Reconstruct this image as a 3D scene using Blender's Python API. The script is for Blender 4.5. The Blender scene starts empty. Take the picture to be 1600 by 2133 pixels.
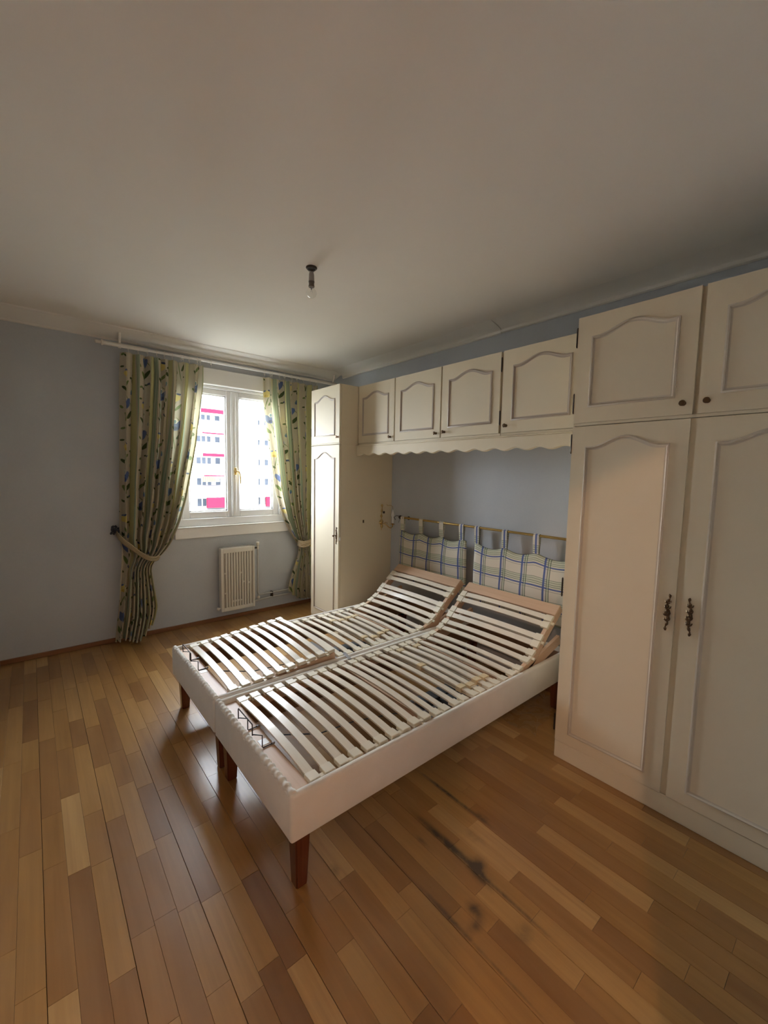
import bpy, bmesh, math, random
from mathutils import Vector, Matrix
random.seed(7)
S = bpy.context.scene
COL = S.collection
PI = math.pi

# ------------------------------------------------------------------ camera
cam_d = bpy.data.cameras.new('camera')
cam = bpy.data.objects.new('camera', cam_d); COL.objects.link(cam)
_yaw, _pit, _rol = 0.7014, -0.0903, 0.0188
_d = Vector((math.sin(_yaw)*math.cos(_pit), math.cos(_yaw)*math.cos(_pit), math.sin(_pit)))
_r = Vector((math.cos(_yaw), -math.sin(_yaw), 0)); _u = _r.cross(_d)
_R = _r*math.cos(_rol) + _u*math.sin(_rol); _U = -_r*math.sin(_rol) + _u*math.cos(_rol)
_M = Matrix((_R, _U, -_d)).transposed().to_4x4(); _M.translation = Vector((0, 0, 1.5))
cam.matrix_world = _M
cam_d.sensor_fit = 'HORIZONTAL'; cam_d.sensor_width = 36.0; cam_d.lens = 871.7*36/1600
cam_d.clip_start = 0.01; cam_d.clip_end = 500
S.camera = cam

# ------------------------------------------------------------------ sky, sun, exposure
W = bpy.data.worlds.new('sky'); S.world = W; W.use_nodes = True
wt = W.node_tree; wt.nodes.clear()
bgn = wt.nodes.new('ShaderNodeBackground'); wo = wt.nodes.new('ShaderNodeOutputWorld')
bgn.inputs[0].default_value = (0.88, 0.95, 1.05, 1); bgn.inputs[1].default_value = 9.5
wt.links.new(bgn.outputs[0], wo.inputs[0])
sun_d = bpy.data.lights.new('sun', 'SUN'); sun_d.energy = 11.0; sun_d.angle = math.radians(1.0); sun_d.color = (1.0, 0.96, 0.90)
sun = bpy.data.objects.new('sun', sun_d); COL.objects.link(sun)
sun.rotation_euler = Vector((0.35, 0.75, -0.62)).to_track_quat('-Z', 'Y').to_euler()
pd = bpy.data.lights.new('window_portal', 'AREA'); pd.shape = 'RECTANGLE'; pd.size = 1.2; pd.size_y = 1.5; pd.cycles.is_portal = True
po = bpy.data.objects.new('window_portal', pd); COL.objects.link(po)
po.location = (1.57, 4.40, 1.70); po.rotation_euler = (math.radians(-90), 0, 0)
S.view_settings.view_transform = 'Standard'; S.view_settings.look = 'None'
S.view_settings.exposure = 1.90; S.view_settings.gamma = 1.0; S.view_settings.use_curve_mapping = False

# ------------------------------------------------------------------ node helpers
class NT:
    def __init__(s, name):
        s.m = bpy.data.materials.new(name); s.m.use_nodes = True
        s.t = s.m.node_tree; s.t.nodes.clear()
        s.out = s.n('ShaderNodeOutputMaterial')
    def n(s, ty, **kw):
        nd = s.t.nodes.new(ty)
        for k, v in kw.items(): setattr(nd, k, v)
        return nd
    def put(s, sock, v):
        if isinstance(v, bpy.types.NodeSocket): s.t.links.new(v, sock)
        elif v is not None:
            if isinstance(v, tuple) and len(v) == 3 and sock.type == 'RGBA': v = v + (1,)
            sock.default_value = v
    def f(s, op, a, b=None, c=None, clamp=False):
        nd = s.n('ShaderNodeMath', operation=op); nd.use_clamp = clamp
        s.put(nd.inputs[0], a); s.put(nd.inputs[1], b)
        if c is not None: s.put(nd.inputs[2], c)
        return nd.outputs[0]
    def mix(s, fac, a, b):
        nd = s.n('ShaderNodeMix', data_type='RGBA')
        s.put(nd.inputs[0], fac); s.put(nd.inputs[6], a); s.put(nd.inputs[7], b)
        return nd.outputs[2]
    def noise(s, vec, scale, detail=3, rough=0.5, dist=0):
        nd = s.n('ShaderNodeTexNoise'); s.put(nd.inputs['Vector'], vec)
        nd.inputs['Scale'].default_value = scale; nd.inputs['Detail'].default_value = detail
        nd.inputs['Roughness'].default_value = rough; nd.inputs['Distortion'].default_value = dist
        return nd.outputs[0]
    def obj(s): return s.n('ShaderNodeTexCoord').outputs['Object']
    def uv(s): return s.n('ShaderNodeTexCoord').outputs['UV']
    def pos(s): return s.n('ShaderNodeNewGeometry').outputs['Position']
    def scale(s, vec, sc):
        nd = s.n('ShaderNodeMapping'); s.put(nd.inputs[0], vec); nd.inputs['Scale'].default_value = sc
        return nd.outputs[0]
    def sep(s, vec):
        nd = s.n('ShaderNodeSeparateXYZ'); s.put(nd.inputs[0], vec); return nd.outputs
    def comb(s, x, y, z):
        nd = s.n('ShaderNodeCombineXYZ'); s.put(nd.inputs[0], x); s.put(nd.inputs[1], y); s.put(nd.inputs[2], z); return nd.outputs[0]
    def ramp(s, v, a, b, clamp=True):   # linear map a..b -> 0..1
        nd = s.n('ShaderNodeMapRange'); nd.clamp = clamp
        s.put(nd.inputs[0], v); nd.inputs[1].default_value = a; nd.inputs[2].default_value = b
        return nd.outputs[0]
    def bump(s, h, strength=0.2, dist=0.01):
        nd = s.n('ShaderNodeBump'); s.put(nd.inputs['Height'], h)
        nd.inputs['Strength'].default_value = strength; nd.inputs['Distance'].default_value = dist
        return nd.outputs[0]
    def principled(s, col, rough=0.5, metal=0.0, normal=None, spec=0.5, coat=0.0, coat_rough=0.1, link=True):
        nd = s.n('ShaderNodeBsdfPrincipled')
        s.put(nd.inputs['Base Color'], col); s.put(nd.inputs['Roughness'], rough); s.put(nd.inputs['Metallic'], metal)
        s.put(nd.inputs['Specular IOR Level'], spec); s.put(nd.inputs['Coat Weight'], coat); s.put(nd.inputs['Coat Roughness'], coat_rough)
        if normal is not None: s.t.links.new(normal, nd.inputs['Normal'])
        if link: s.t.links.new(nd.outputs[0], s.out.inputs[0])
        return nd.outputs[0]

def paint(name, col, rough=0.5, var=0.06, bump=0.15, bscale=120, spec=0.4, metal=0.0, coat=0.0):
    t = NT(name); o = t.obj()
    a = tuple(c*(1-var) for c in col); b = tuple(min(1, c*(1+var)) for c in col)
    c = t.mix(t.noise(o, 3.5, 4), a, b)
    nr = t.bump(t.noise(o, bscale, 3), bump, 0.002) if bump else None
    t.principled(c, rough, metal, nr, spec, coat)
    return t.m

def wood(name, c1, c2, axis='x', rough=0.45, coat=0.0):
    t = NT(name); o = t.obj()
    sc = {'x': (2.0, 40, 40), 'y': (40, 2.0, 40), 'z': (40, 40, 2.0)}[axis]
    v = t.noise(t.scale(o, sc), 1.0, 4, 0.6, 0.3)
    r = t.n('ShaderNodeObjectInfo').outputs['Random']
    c = t.mix(t.ramp(v, 0.3, 0.7), c1, c2)
    c = t.mix(t.f('MULTIPLY', r, 0.25), c, tuple(x*0.8 for x in c1))
    t.principled(c, rough, 0, t.bump(v, 0.08, 0.002), 0.4, coat)
    return t.m

M = {}
M['ceiling'] = paint('ceiling_paint', (0.86, 0.80, 0.71), 0.9, 0.02, 0.1, 60, 0.2)
M['cornice'] = paint('cornice_paint', (0.82, 0.77, 0.69), 0.6, 0.02, 0.05, 60)
def wallpaper():
    t = NT('blue_grey_wall'); o = t.pos()
    n1 = t.noise(o, 2.0, 5, 0.6); n2 = t.noise(o, 90, 4, 0.7)
    c = t.mix(t.ramp(n1, 0.3, 0.7), (0.50, 0.52, 0.54), (0.55, 0.565, 0.575))
    c = t.mix(t.f('MULTIPLY', t.ramp(n2, 0.45, 0.65), 0.18), c, (0.60, 0.61, 0.62))
    t.principled(c, 0.75, 0, t.bump(n2, 0.25, 0.003), 0.25)
    return t.m
M['wall'] = wallpaper()
M['hall'] = paint('hall_paint', (0.75, 0.66, 0.55), 0.8, 0.03)
M['cream'] = paint('cream_lacquer', (0.77, 0.67, 0.485), 0.55, 0.02, 0.05, 200, 0.25)
M['cream_panel'] = paint('cream_lacquer_panel', (0.76, 0.665, 0.49), 0.55, 0.02, 0.05, 200, 0.25)
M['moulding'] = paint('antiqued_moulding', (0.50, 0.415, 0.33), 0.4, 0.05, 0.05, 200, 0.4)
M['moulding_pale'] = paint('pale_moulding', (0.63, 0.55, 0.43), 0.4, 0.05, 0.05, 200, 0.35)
M['white'] = paint('white_gloss_paint', (0.86, 0.84, 0.80), 0.35, 0.02, 0.03, 100, 0.5)
M['upvc'] = paint('white_window_plastic', (0.88, 0.88, 0.88), 0.3, 0.01, 0.0, 100, 0.5)
M['radiator'] = paint('radiator_cream', (0.74, 0.70, 0.60), 0.4, 0.03, 0.03, 100)
M['slot'] = paint('radiator_recess', (0.45, 0.40, 0.33), 0.6, 0.03, 0.03, 100)
M['pipe'] = paint('pipe_grey_paint', (0.50, 0.49, 0.46), 0.45, 0.03, 0.03, 100)
M['dark'] = paint('dark_metal', (0.05, 0.035, 0.025), 0.4, 0.1, 0.0, 100, 0.5, 0.6)
M['bronze'] = paint('aged_bronze', (0.14, 0.085, 0.045), 0.38, 0.2, 0.1, 150, 0.5, 0.8)
M['brass'] = paint('brass', (0.60, 0.42, 0.16), 0.25, 0.08, 0.0, 100, 0.5, 1.0)
M['gold'] = paint('gold_handle', (0.80, 0.60, 0.28), 0.2, 0.05, 0.0, 100, 0.5, 1.0)
M['plastic'] = paint('cream_plastic_holder', (0.80, 0.72, 0.56), 0.4, 0.04, 0.0, 100, 0.45)
M['slider'] = paint('yellowed_slider', (0.76, 0.60, 0.36), 0.4, 0.05, 0.0, 100, 0.45)
M['nub'] = paint('white_plastic', (0.85, 0.84, 0.80), 0.35, 0.03, 0.0)
M['steel'] = paint('grey_steel', (0.42, 0.44, 0.48), 0.32, 0.06, 0.0, 100, 0.5, 0.8)
M['motor'] = paint('motor_plastic', (0.07, 0.075, 0.08), 0.4, 0.08, 0.0)
M['beech'] = wood('pink_beech', (0.62, 0.40, 0.25), (0.72, 0.50, 0.34), 'y', 0.45)
M['beechx'] = wood('pink_beech_rail', (0.62, 0.40, 0.25), (0.72, 0.50, 0.34), 'x', 0.45)
M['slat'] = wood('birch_slat', (0.80, 0.70, 0.55), (0.86, 0.78, 0.64), 'y', 0.34, 0.12)
M['legwood'] = wood('mahogany_leg', (0.10, 0.022, 0.010), (0.17, 0.045, 0.018), 'z', 0.25, 0.4)
M['base'] = wood('baseboard_wood', (0.20, 0.080, 0.032), (0.28, 0.12, 0.05), 'x', 0.4, 0.2)
def fabric():
    t = NT('ribbed_cream_fabric'); o = t.obj()
    n1 = t.noise(o, 260, 2); n2 = t.noise(o, 14, 4)
    c = t.mix(n2, (0.76, 0.71, 0.63), (0.85, 0.80, 0.72))
    h = t.f('ADD', t.f('MULTIPLY', n1, 0.4), n2)
    t.principled(c, 0.9, 0, t.bump(h, 0.35, 0.004), 0.2)
    return t.m
M['fabric'] = fabric()
M['lining'] = paint('dark_inner_wood', (0.23, 0.13, 0.07), 0.7, 0.2, 0.1)

def floor_strip_mat():
    t = NT('parquet_oak'); p = t.pos()
    oi = t.n('ShaderNodeObjectInfo'); r = oi.outputs['Random']
    off = t.comb(t.f('MULTIPLY', r, 37.0), t.f('MULTIPLY', r, 91.0), 0.0)
    va = t.n('ShaderNodeVectorMath', operation='ADD'); t.put(va.inputs[0], t.scale(p, (38, 1.5, 38))); t.put(va.inputs[1], off)
    grain = t.noise(va.outputs[0], 1.0, 5, 0.6, 0.6)
    vb = t.n('ShaderNodeVectorMath', operation='ADD'); t.put(vb.inputs[0], t.scale(p, (9, 1.2, 9))); t.put(vb.inputs[1], off)
    fig = t.noise(vb.outputs[0], 1.0, 3, 0.5, 0.8)
    cr = t.n('ShaderNodeValToRGB'); t.put(cr.inputs[0], r); cr.color_ramp.interpolation = 'LINEAR'
    els = cr.color_ramp.elements
    els[0].position = 0; els[0].color = (0.23, 0.100, 0.024, 1)
    els[1].position = 1; els[1].color = (0.56, 0.34, 0.13, 1)
    for ps, c in ((0.25, (0.31, 0.145, 0.036, 1)), (0.55, (0.36, 0.180, 0.046, 1)), (0.82, (0.40, 0.21, 0.058, 1)), (0.9, (0.47, 0.27, 0.088, 1))):
        e = els.new(ps); e.color = c
    c = t.mix(t.ramp(grain, 0.35, 0.75), cr.outputs[0], t.mix(0.38, cr.outputs[0], (0.16, 0.06, 0.012)))
    c = t.mix(t.f('MULTIPLY', t.ramp(fig, 0.3, 0.8), 0.22), c, (0.62, 0.36, 0.15))
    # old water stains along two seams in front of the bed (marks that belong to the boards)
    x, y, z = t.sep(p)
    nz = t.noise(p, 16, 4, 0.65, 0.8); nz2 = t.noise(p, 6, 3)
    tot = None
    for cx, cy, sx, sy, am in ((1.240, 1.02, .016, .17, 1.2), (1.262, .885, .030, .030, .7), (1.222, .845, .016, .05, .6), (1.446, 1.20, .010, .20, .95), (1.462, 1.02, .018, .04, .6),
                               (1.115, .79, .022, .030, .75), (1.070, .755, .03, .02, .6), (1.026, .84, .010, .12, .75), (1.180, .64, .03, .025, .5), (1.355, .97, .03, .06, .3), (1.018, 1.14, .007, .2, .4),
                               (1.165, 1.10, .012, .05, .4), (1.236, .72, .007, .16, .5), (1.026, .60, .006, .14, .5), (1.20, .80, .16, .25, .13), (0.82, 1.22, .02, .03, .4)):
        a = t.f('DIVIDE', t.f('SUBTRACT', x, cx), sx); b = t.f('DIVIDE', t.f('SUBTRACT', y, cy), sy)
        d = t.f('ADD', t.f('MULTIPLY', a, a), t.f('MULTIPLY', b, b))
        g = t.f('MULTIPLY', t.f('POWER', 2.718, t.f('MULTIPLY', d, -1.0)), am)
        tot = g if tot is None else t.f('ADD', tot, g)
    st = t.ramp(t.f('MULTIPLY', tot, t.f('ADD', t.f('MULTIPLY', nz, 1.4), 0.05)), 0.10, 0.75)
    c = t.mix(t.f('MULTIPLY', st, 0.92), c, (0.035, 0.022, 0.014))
    scr = t.noise(t.scale(p, (6, 6, 6)), 1.0, 4, 0.7)
    rough = t.f('ADD', 0.22, t.f('MULTIPLY', scr, 0.20))
    h = t.f('ADD', t.f('MULTIPLY', grain, 0.25), t.noise(p, 22, 3))
    t.principled(c, rough, 0, t.bump(h, 0.10, 0.0025), 0.6, 0.35, 0.2)
    return t.m
M['floor'] = floor_strip_mat()
M['subfloor'] = paint('dark_joint', (0.05, 0.025, 0.012), 0.8)

def glass_mat(name, tint=(1, 1, 1), gl=0.0):
    t = NT(name)
    tr = t.n('ShaderNodeBsdfTransparent'); t.put(tr.inputs[0], tint)
    g = t.n('ShaderNodeBsdfGlossy'); g.inputs['Roughness'].default_value = 0.02
    fr = t.n('ShaderNodeFresnel'); fr.inputs[0].default_value = 1.45
    mx = t.n('ShaderNodeMixShader'); ge = t.n('ShaderNodeNewGeometry')
    t.put(mx.inputs[0], t.f('MULTIPLY', t.f('ADD', fr.outputs[0], gl), t.f('SUBTRACT', 1.0, ge.outputs['Backfacing'])))
    t.t.links.new(tr.outputs[0], mx.inputs[1]); t.t.links.new(g.outputs[0], mx.inputs[2])
    t.t.links.new(mx.outputs[0], t.out.inputs[0])
    return t.m
M['glass'] = glass_mat('window_glass', (0.97, 0.98, 0.98))
M['bulb'] = glass_mat('clear_bulb_glass', (0.96, 0.96, 0.95))
M['film'] = glass_mat('clear_plastic_film', (0.93, 0.94, 0.95), 0.05)

def ell(t, x, y, cx, cy, rx, ry, ang=0.0, soft=0.12, wob=None):
    ca, sa = math.cos(math.radians(ang)), math.sin(math.radians(ang))
    dx = t.f('SUBTRACT', x, cx); dy = t.f('SUBTRACT', y, cy)
    u = t.f('ADD', t.f('MULTIPLY', dx, ca/rx), t.f('MULTIPLY', dy, sa/rx))
    v = t.f('ADD', t.f('MULTIPLY', dx, -sa/ry), t.f('MULTIPLY', dy, ca/ry))
    d = t.f('ADD', t.f('MULTIPLY', u, u), t.f('MULTIPLY', v, v))
    if wob is not None: d = t.f('ADD', d, wob)
    return t.ramp(d, 1.0 + soft, 1.0 - soft)

def curtain_mat():
    t = NT('floral_striped_chintz')
    u0, v0, _ = t.sep(t.uv())
    wobn = t.f('MULTIPLY', t.f('SUBTRACT', t.noise(t.scale(t.uv(), (30, 30, 30)), 1.0, 2), 0.5), 0.9)
    K = 1.3; u0 = t.f('DIVIDE', u0, K); v0 = t.f('DIVIDE', v0, K)
    P = 0.25; Q = 0.46
    cell = t.f('FLOOR', t.f('DIVIDE', u0, P)); x = t.f('MULTIPLY', t.f('FRACT', t.f('DIVIDE', u0, P)), P)
    vv = t.f('ADD', v0, t.f('MULTIPLY', cell, 0.19))
    y = t.f('MULTIPLY', t.f('FRACT', t.f('DIVIDE', vv, Q)), Q)
    cream = (0.56, 0.49, 0.365); col = cream
    # stripes, x in .16 .. .25
    def band(a, b, soft=0.0012):
        return t.f('MULTIPLY', t.ramp(x, a-soft, a+soft), t.ramp(x, b+soft, b-soft))
    col = t.mix(band(.165, .198), cream, (0.58, 0.55, 0.27))
    col = t.mix(band(.205, .240), col, (0.46, 0.50, 0.38))
    for k in range(4): col = t.mix(band(.207+.009*k, .210+.009*k), col, (0.24, 0.36, 0.26))
    col = t.mix(band(.160, .1635), col, (0.30, 0.38, 0.20))
    col = t.mix(band(.2435, .247), col, (0.56, 0.50, 0.32))
    E_ = lambda cx, cy, rx, ry, a=0: ell(t, x, y, cx, cy, rx, ry, a, 0.12, wobn)
    blue, dblue, yel, dyel, grn, dgrn, teal = (0.10, 0.15, 0.34), (0.045, 0.065, 0.17), (0.74, 0.60, 0.20), (0.60, 0.42, 0.10), (0.14, 0.20, 0.06), (0.045, 0.075, 0.025), (0.16, 0.28, 0.30)
    lt = (0.78, 0.74, 0.62)
    # stems
    for cx, cy, rx, ry, a in ((.080, .105, .0022, .075, 8), (.060, .300, .0022, .070, -14), (.105, .205, .0018, .045, 30)):
        col = t.mix(E_(cx, cy, rx, ry, a), col, grn)
    # big blue tulip
    for cx, cy, rx, ry, a, c in ((.078, .196, .015, .036, 0, lt), (.060, .188, .014, .034, 16, blue), (.095, .188, .014, .034, -16, blue), (.078, .178, .020, .024, 0, blue), (.078, .170, .014, .012, 0, dblue), (.078, .215, .006, .012, 0, teal)):
        col = t.mix(E_(cx, cy, rx, ry, a), col, c)
    # yellow flower
    for cx, cy, rx, ry, a, c in ((.062, .385, .024, .018, 10, yel), (.048, .372, .013, .020, 25, yel), (.078, .370, .013, .020, -25, yel), (.062, .362, .010, .010, 0, dyel), (.050, .398, .012, .006, 20, blue), (.082, .400, .013, .006, -25, dblue)):
        col = t.mix(E_(cx, cy, rx, ry, a), col, c)
    # small blue bud and dark sprig
    for cx, cy, rx, ry, a, c in ((.125, .262, .010, .017, -18, teal), (.125, .255, .008, .010, -18, blue), (.120, .060, .010, .007, 30, dblue), (.134, .052, .008, .006, -30, dblue), (.108, .054, .008, .006, -10, dgrn)):
        col = t.mix(E_(cx, cy, rx, ry, a), col, c)
    # leaves
    for cx, cy, rx, ry, a, c in ((.052, .105, .010, .032, 28, grn), (.108, .120, .010, .030, -30, dgrn), (.040, .282, .008, .024, 40, dgrn), (.086, .310, .008, .026, -35, grn),
                                 (.134, .330, .009, .015, 20, dgrn), (.120, .350, .011, .007, 0, dgrn), (.138, .372, .008, .006, 40, dgrn), (.030, .035, .011, .007, 20, grn), (.046, .028, .010, .006, -40, dgrn),
                                 (.135, .160, .006, .014, 0, grn), (.022, .170, .006, .012, 30, grn), (.026, .420, .010, .006, 0, dgrn)):
        col = t.mix(E_(cx, cy, rx, ry, a), col, c)
    d = t.n('ShaderNodeBsdfDiffuse'); t.put(d.inputs[0], col)
    tl = t.n('ShaderNodeBsdfTranslucent')
    t.put(tl.inputs[0], t.mix(0.35, col, (0.72, 0.70, 0.42)))
    ms = t.n('ShaderNodeMixShader'); ms.inputs[0].default_value = 0.22
    t.t.links.new(d.outputs[0], ms.inputs[1]); t.t.links.new(tl.outputs[0], ms.inputs[2])
    t.t.links.new(ms.outputs[0], t.out.inputs[0])
    return t.m
M['curtain'] = curtain_mat()

def plaid_mat():
    t = NT('blue_green_plaid')
    u, v, _ = t.sep(t.uv())
    def lines(w, per, items, base_shift=0.0):
        x = t.f('MULTIPLY', t.f('FRACT', t.f('DIVIDE', t.f('ADD', w, base_shift), per)), per)
        res = []
        for a, b, c, al in items:
            m = t.f('MULTIPLY', t.ramp(x, a-.0006, a+.0006), t.ramp(x, b+.0006, b-.0006))
            res.append((t.f('MULTIPLY', m, al), c))
        return res
    blue, dg, lg, cream = (0.10, 0.14, 0.34), (0.02, 0.045, 0.03), (0.50, 0.58, 0.38), (0.74, 0.68, 0.56)
    col = cream
    ls = lines(v, .155, [(.018, .070, lg, .45), (.0, .011, blue, .95), (.022, .0255, dg, .7), (.036, .0395, dg, .7), (.052, .0555, dg, .6), (.066, .0695, dg, .6), (.140, .144, dg, .45)])
    ls += lines(u, .175, [(.0, .015, blue, .95), (.028, .050, lg, .45), (.028, .033, dg, .8), (.044, .049, dg, .8), (.020, .023, blue, .5)])
    for a, c in ls: col = t.mix(a, col, c)
    n = t.noise(t.scale(t.uv(), (260, 260, 260)), 1.0, 2)
    t.principled(col, 0.9, 0, t.bump(n, 0.15, 0.002), 0.15)
    return t.m
M['plaid'] = plaid_mat()
M['cord'] = paint('tie_cord', (0.42, 0.33, 0.20), 0.8, 0.2, 0.5, 60)
M['tassel'] = paint('dark_holdback', (0.05, 0.055, 0.075), 0.5, 0.5, 0.8, 60)
# outside
M['facade'] = paint('facade_white', (0.70, 0.68, 0.66), 0.9, 0.04, 0.0)
M['facade_slab'] = paint('facade_slab', (0.80, 0.78, 0.75), 0.9, 0.02, 0.0)
M['facade_glass'] = paint('far_glazing', (0.035, 0.042, 0.055), 0.6, 0.2, 0.0, 100, 0.1)
M['facade_line'] = paint('facade_joint', (0.06, 0.052, 0.045), 0.9, 0.1, 0.0, 100, 0.0)
M['rail'] = paint('far_railing', (0.055, 0.05, 0.052), 0.9, 0.2, 0.0, 100, 0.0)
M['awning'] = paint('red_awning', (0.075, 0.006, 0.014), 0.95, 0.05, 0.0, 100, 0.0)
def stripe_awning():
    t = NT('yellow_striped_awning'); x, y, z = t.sep(t.obj())
    f = t.f('GREATER_THAN', t.f('FRACT', t.f('MULTIPLY', x, 4.5)), 0.5)
    t.principled(t.mix(f, (0.2, 0.18, 0.15), (0.09, 0.045, 0.01)), 0.9, 0, None, 0.1)
    return t.m
M['awning_y'] = stripe_awning()
M['street'] = paint('street', (0.13, 0.135, 0.12), 0.9, 0.1, 0.0)

# ------------------------------------------------------------------ mesh helpers
def wloc(o):
    v = Vector((0, 0, 0))
    while o is not None: v += o.location; o = o.parent
    return v
class MB:
    def __init__(s): s.b = bmesh.new(); s.uv = None
    def box(s, x0, x1, y0, y1, z0, z1, bev=0.0, seg=1):
        b2 = bmesh.new() if bev else s.b
        vs = [b2.verts.new((x, y, z)) for x in (x0, x1) for y in (y0, y1) for z in (z0, z1)]
        for f in ((0, 1, 3, 2), (4, 6, 7, 5), (0, 4, 5, 1), (2, 3, 7, 6), (0, 2, 6, 4), (1, 5, 7, 3)):
            b2.faces.new([vs[i] for i in f])
        if bev:
            bmesh.ops.bevel(b2, geom=list(b2.edges), offset=bev, segments=seg, affect='EDGES', profile=0.5)
            s.merge(b2)
        return s
    def merge(s, b2, mat=None):
        if mat is not None: bmesh.ops.transform(b2, matrix=mat, verts=b2.verts)
        mp = {v: s.b.verts.new(v.co) for v in b2.verts}
        for f in b2.faces:
            try: s.b.faces.new([mp[v] for v in f.verts])
            except ValueError: pass
        b2.free(); return s
    def obox(s, c, ax, ay, az, hx, hy, hz, bev=0.0):
        t = MB(); t.box(-hx, hx, -hy, hy, -hz, hz, bev)
        m = Matrix((Vector(ax).normalized(), Vector(ay).normalized(), Vector(az).normalized())).transposed().to_4x4()
        m.translation = Vector(c); return s.merge(t.b, m)
    def tube(s, pts, r, seg=8, cap=True):
        pts = [Vector(p) for p in pts]; n = len(pts)
        rs = r if isinstance(r, (list, tuple)) else [r]*n
        rings = []; prev = None
        for i, p in enumerate(pts):
            d = (pts[min(i+1, n-1)] - pts[max(i-1, 0)]).normalized()
            if prev is None:
                a = Vector((0, 0, 1)) if abs(d.z) < 0.9 else Vector((1, 0, 0))
                nx = d.cross(a).normalized()
            else:
                nx = (prev - d*prev.dot(d)).normalized()
            prev = nx; ny = d.cross(nx)
            rings.append([s.b.verts.new(p + (nx*math.cos(2*PI*k/seg) + ny*math.sin(2*PI*k/seg))*rs[i]) for k in range(seg)])
        for i in range(n-1):
            for k in range(seg):
                s.b.faces.new([rings[i][k], rings[i][(k+1) % seg], rings[i+1][(k+1) % seg], rings[i+1][k]])
        if cap:
            s.b.faces.new(rings[0][::-1]); s.b.faces.new(rings[-1])
        return s
    def lathe(s, prof, o, axis, seg=16):
        o = Vector(o); a = Vector(axis).normalized()
        t = Vector((0, 0, 1)) if abs(a.z) < 0.9 else Vector((1, 0, 0))
        u = a.cross(t).normalized(); w = a.cross(u)
        rings = []
        for h, r in prof:
            if r < 1e-6: rings.append([s.b.verts.new(o + a*h)])
            else: rings.append([s.b.verts.new(o + a*h + (u*math.cos(2*PI*k/seg) + w*math.sin(2*PI*k/seg))*r) for k in range(seg)])
        for A, B in zip(rings, rings[1:]):
            for k in range(seg):
                k2 = (k+1) % seg
                if len(A) == 1 and len(B) == 1: continue
                if len(A) == 1: s.b.faces.new([A[0], B[k2], B[k]])
                elif len(B) == 1: s.b.faces.new([A[k], A[k2], B[0]])
                else: s.b.faces.new([A[k], A[k2], B[k2], B[k]])
        return s
    def prism(s, poly, off):      # poly: 3d points, off: extrusion vector
        off = Vector(off); a = [s.b.verts.new(Vector(p)) for p in poly]; b = [s.b.verts.new(Vector(p)+off) for p in poly]
        s.b.faces.new(a[::-1]); s.b.faces.new(b)
        for i in range(len(a)):
            j = (i+1) % len(a); s.b.faces.new([a[i], a[j], b[j], b[i]])
        return s
    def build(s, name, mat, parent=None, loc=None, smooth=False, label=None):
        bmesh.ops.recalc_face_normals(s.b, faces=s.b.faces)
        base = wloc(parent) if parent else Vector((0, 0, 0))
        if loc is None:
            loc = Vector((0, 0, 0))
            if parent is None and len(s.b.verts):
                xs = [v.co.x for v in s.b.verts]; ys = [v.co.y for v in s.b.verts]; zs = [v.co.z for v in s.b.verts]
                loc = Vector(((min(xs)+max(xs))/2, (min(ys)+max(ys))/2, min(zs)))
            elif len(s.b.verts):
                c = Vector((0, 0, 0))
                for v in s.b.verts: c += v.co
                loc = c/len(s.b.verts) - base
        loc = Vector(loc)
        bmesh.ops.translate(s.b, vec=-(base+loc), verts=s.b.verts)
        me = bpy.data.meshes.new(name); s.b.to_mesh(me); s.b.free()
        if mat is not None: me.materials.append(mat if not isinstance(mat, str) else M[mat])
        if smooth:
            me.polygons.foreach_set('use_smooth', [True]*len(me.polygons))
            if smooth != 'all':
                try: me.set_sharp_from_angle(angle=math.radians(40))
                except Exception: pass
        o = bpy.data.objects.new(name, me); COL.objects.link(o); o.location = loc
        if parent: o.parent = parent
        if label: o['label'] = label
        return o
def thing(name, label, cat, loc, group=None):
    o = bpy.data.objects.new(name, None); COL.objects.link(o); o.location = loc; o.empty_display_size = 0.1
    o['label'] = label; o['category'] = cat
    if group: o['group'] = group
    return o
def tag(o, label, cat, group=None):
    o['label'] = label; o['category'] = cat
    if group: o['group'] = group
    return o
def struct(o): o['kind'] = 'structure'; return o

# ------------------------------------------------------------------ the room
X0, X1, Y0, Y1, ZC = -0.25, 2.727, 0.0, 4.194, 2.62
WX0, WX1, WZ0, WZ1 = 1.03, 2.11, 0.90, 2.44      # window opening
T = 0.25
m = MB(); m.box(-2.4, X1+T, -1.9, Y1+0.05, -0.12, -0.010)
floor = struct(m.build('floor', 'subfloor'))
m = MB(); m.box(-2.4, X1+T, -1.9, Y1+T, ZC, ZC+0.15); struct(m.build('ceiling', 'ceiling'))
m = MB()
m.box(X0-T, WX0, Y1, Y1+T, -0.1, ZC); m.box(WX1, X1+T, Y1, Y1+T, -0.1, ZC)
m.box(WX0, WX1, Y1, Y1+T, -0.1, WZ0); m.box(WX0, WX1, Y1, Y1+T, WZ1, ZC)
struct(m.build('wall_window', 'wall'))
m = MB(); m.box(X1, X1+T, -0.1, Y1, -0.1, ZC); struct(m.build('wall_right', 'wall'))
m = MB(); m.box(X0-T, X0, 0, Y1, -0.1, ZC); struct(m.build('wall_left', 'wall'))
DX0, DX1, DZ = -0.20, 0.60, 2.067
m = MB(); m.box(-2.4, DX0, -0.1, 0, -0.1, ZC); m.box(DX1, X1+T, -0.1, 0, -0.1, ZC); m.box(DX0, DX1, -0.1, 0, DZ, ZC)
struct(m.build('wall_back', 'wall'))
m = MB(); m.box(-2.4, -2.3, -1.9, -0.1, -0.1, ZC); m.box(1.2, 1.3, -1.9, -0.1, -0.1, ZC); m.box(-2.3, 1.2, -1.9, -1.8, -0.1, ZC)
struct(m.build('wall_hall', 'hall'))
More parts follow.
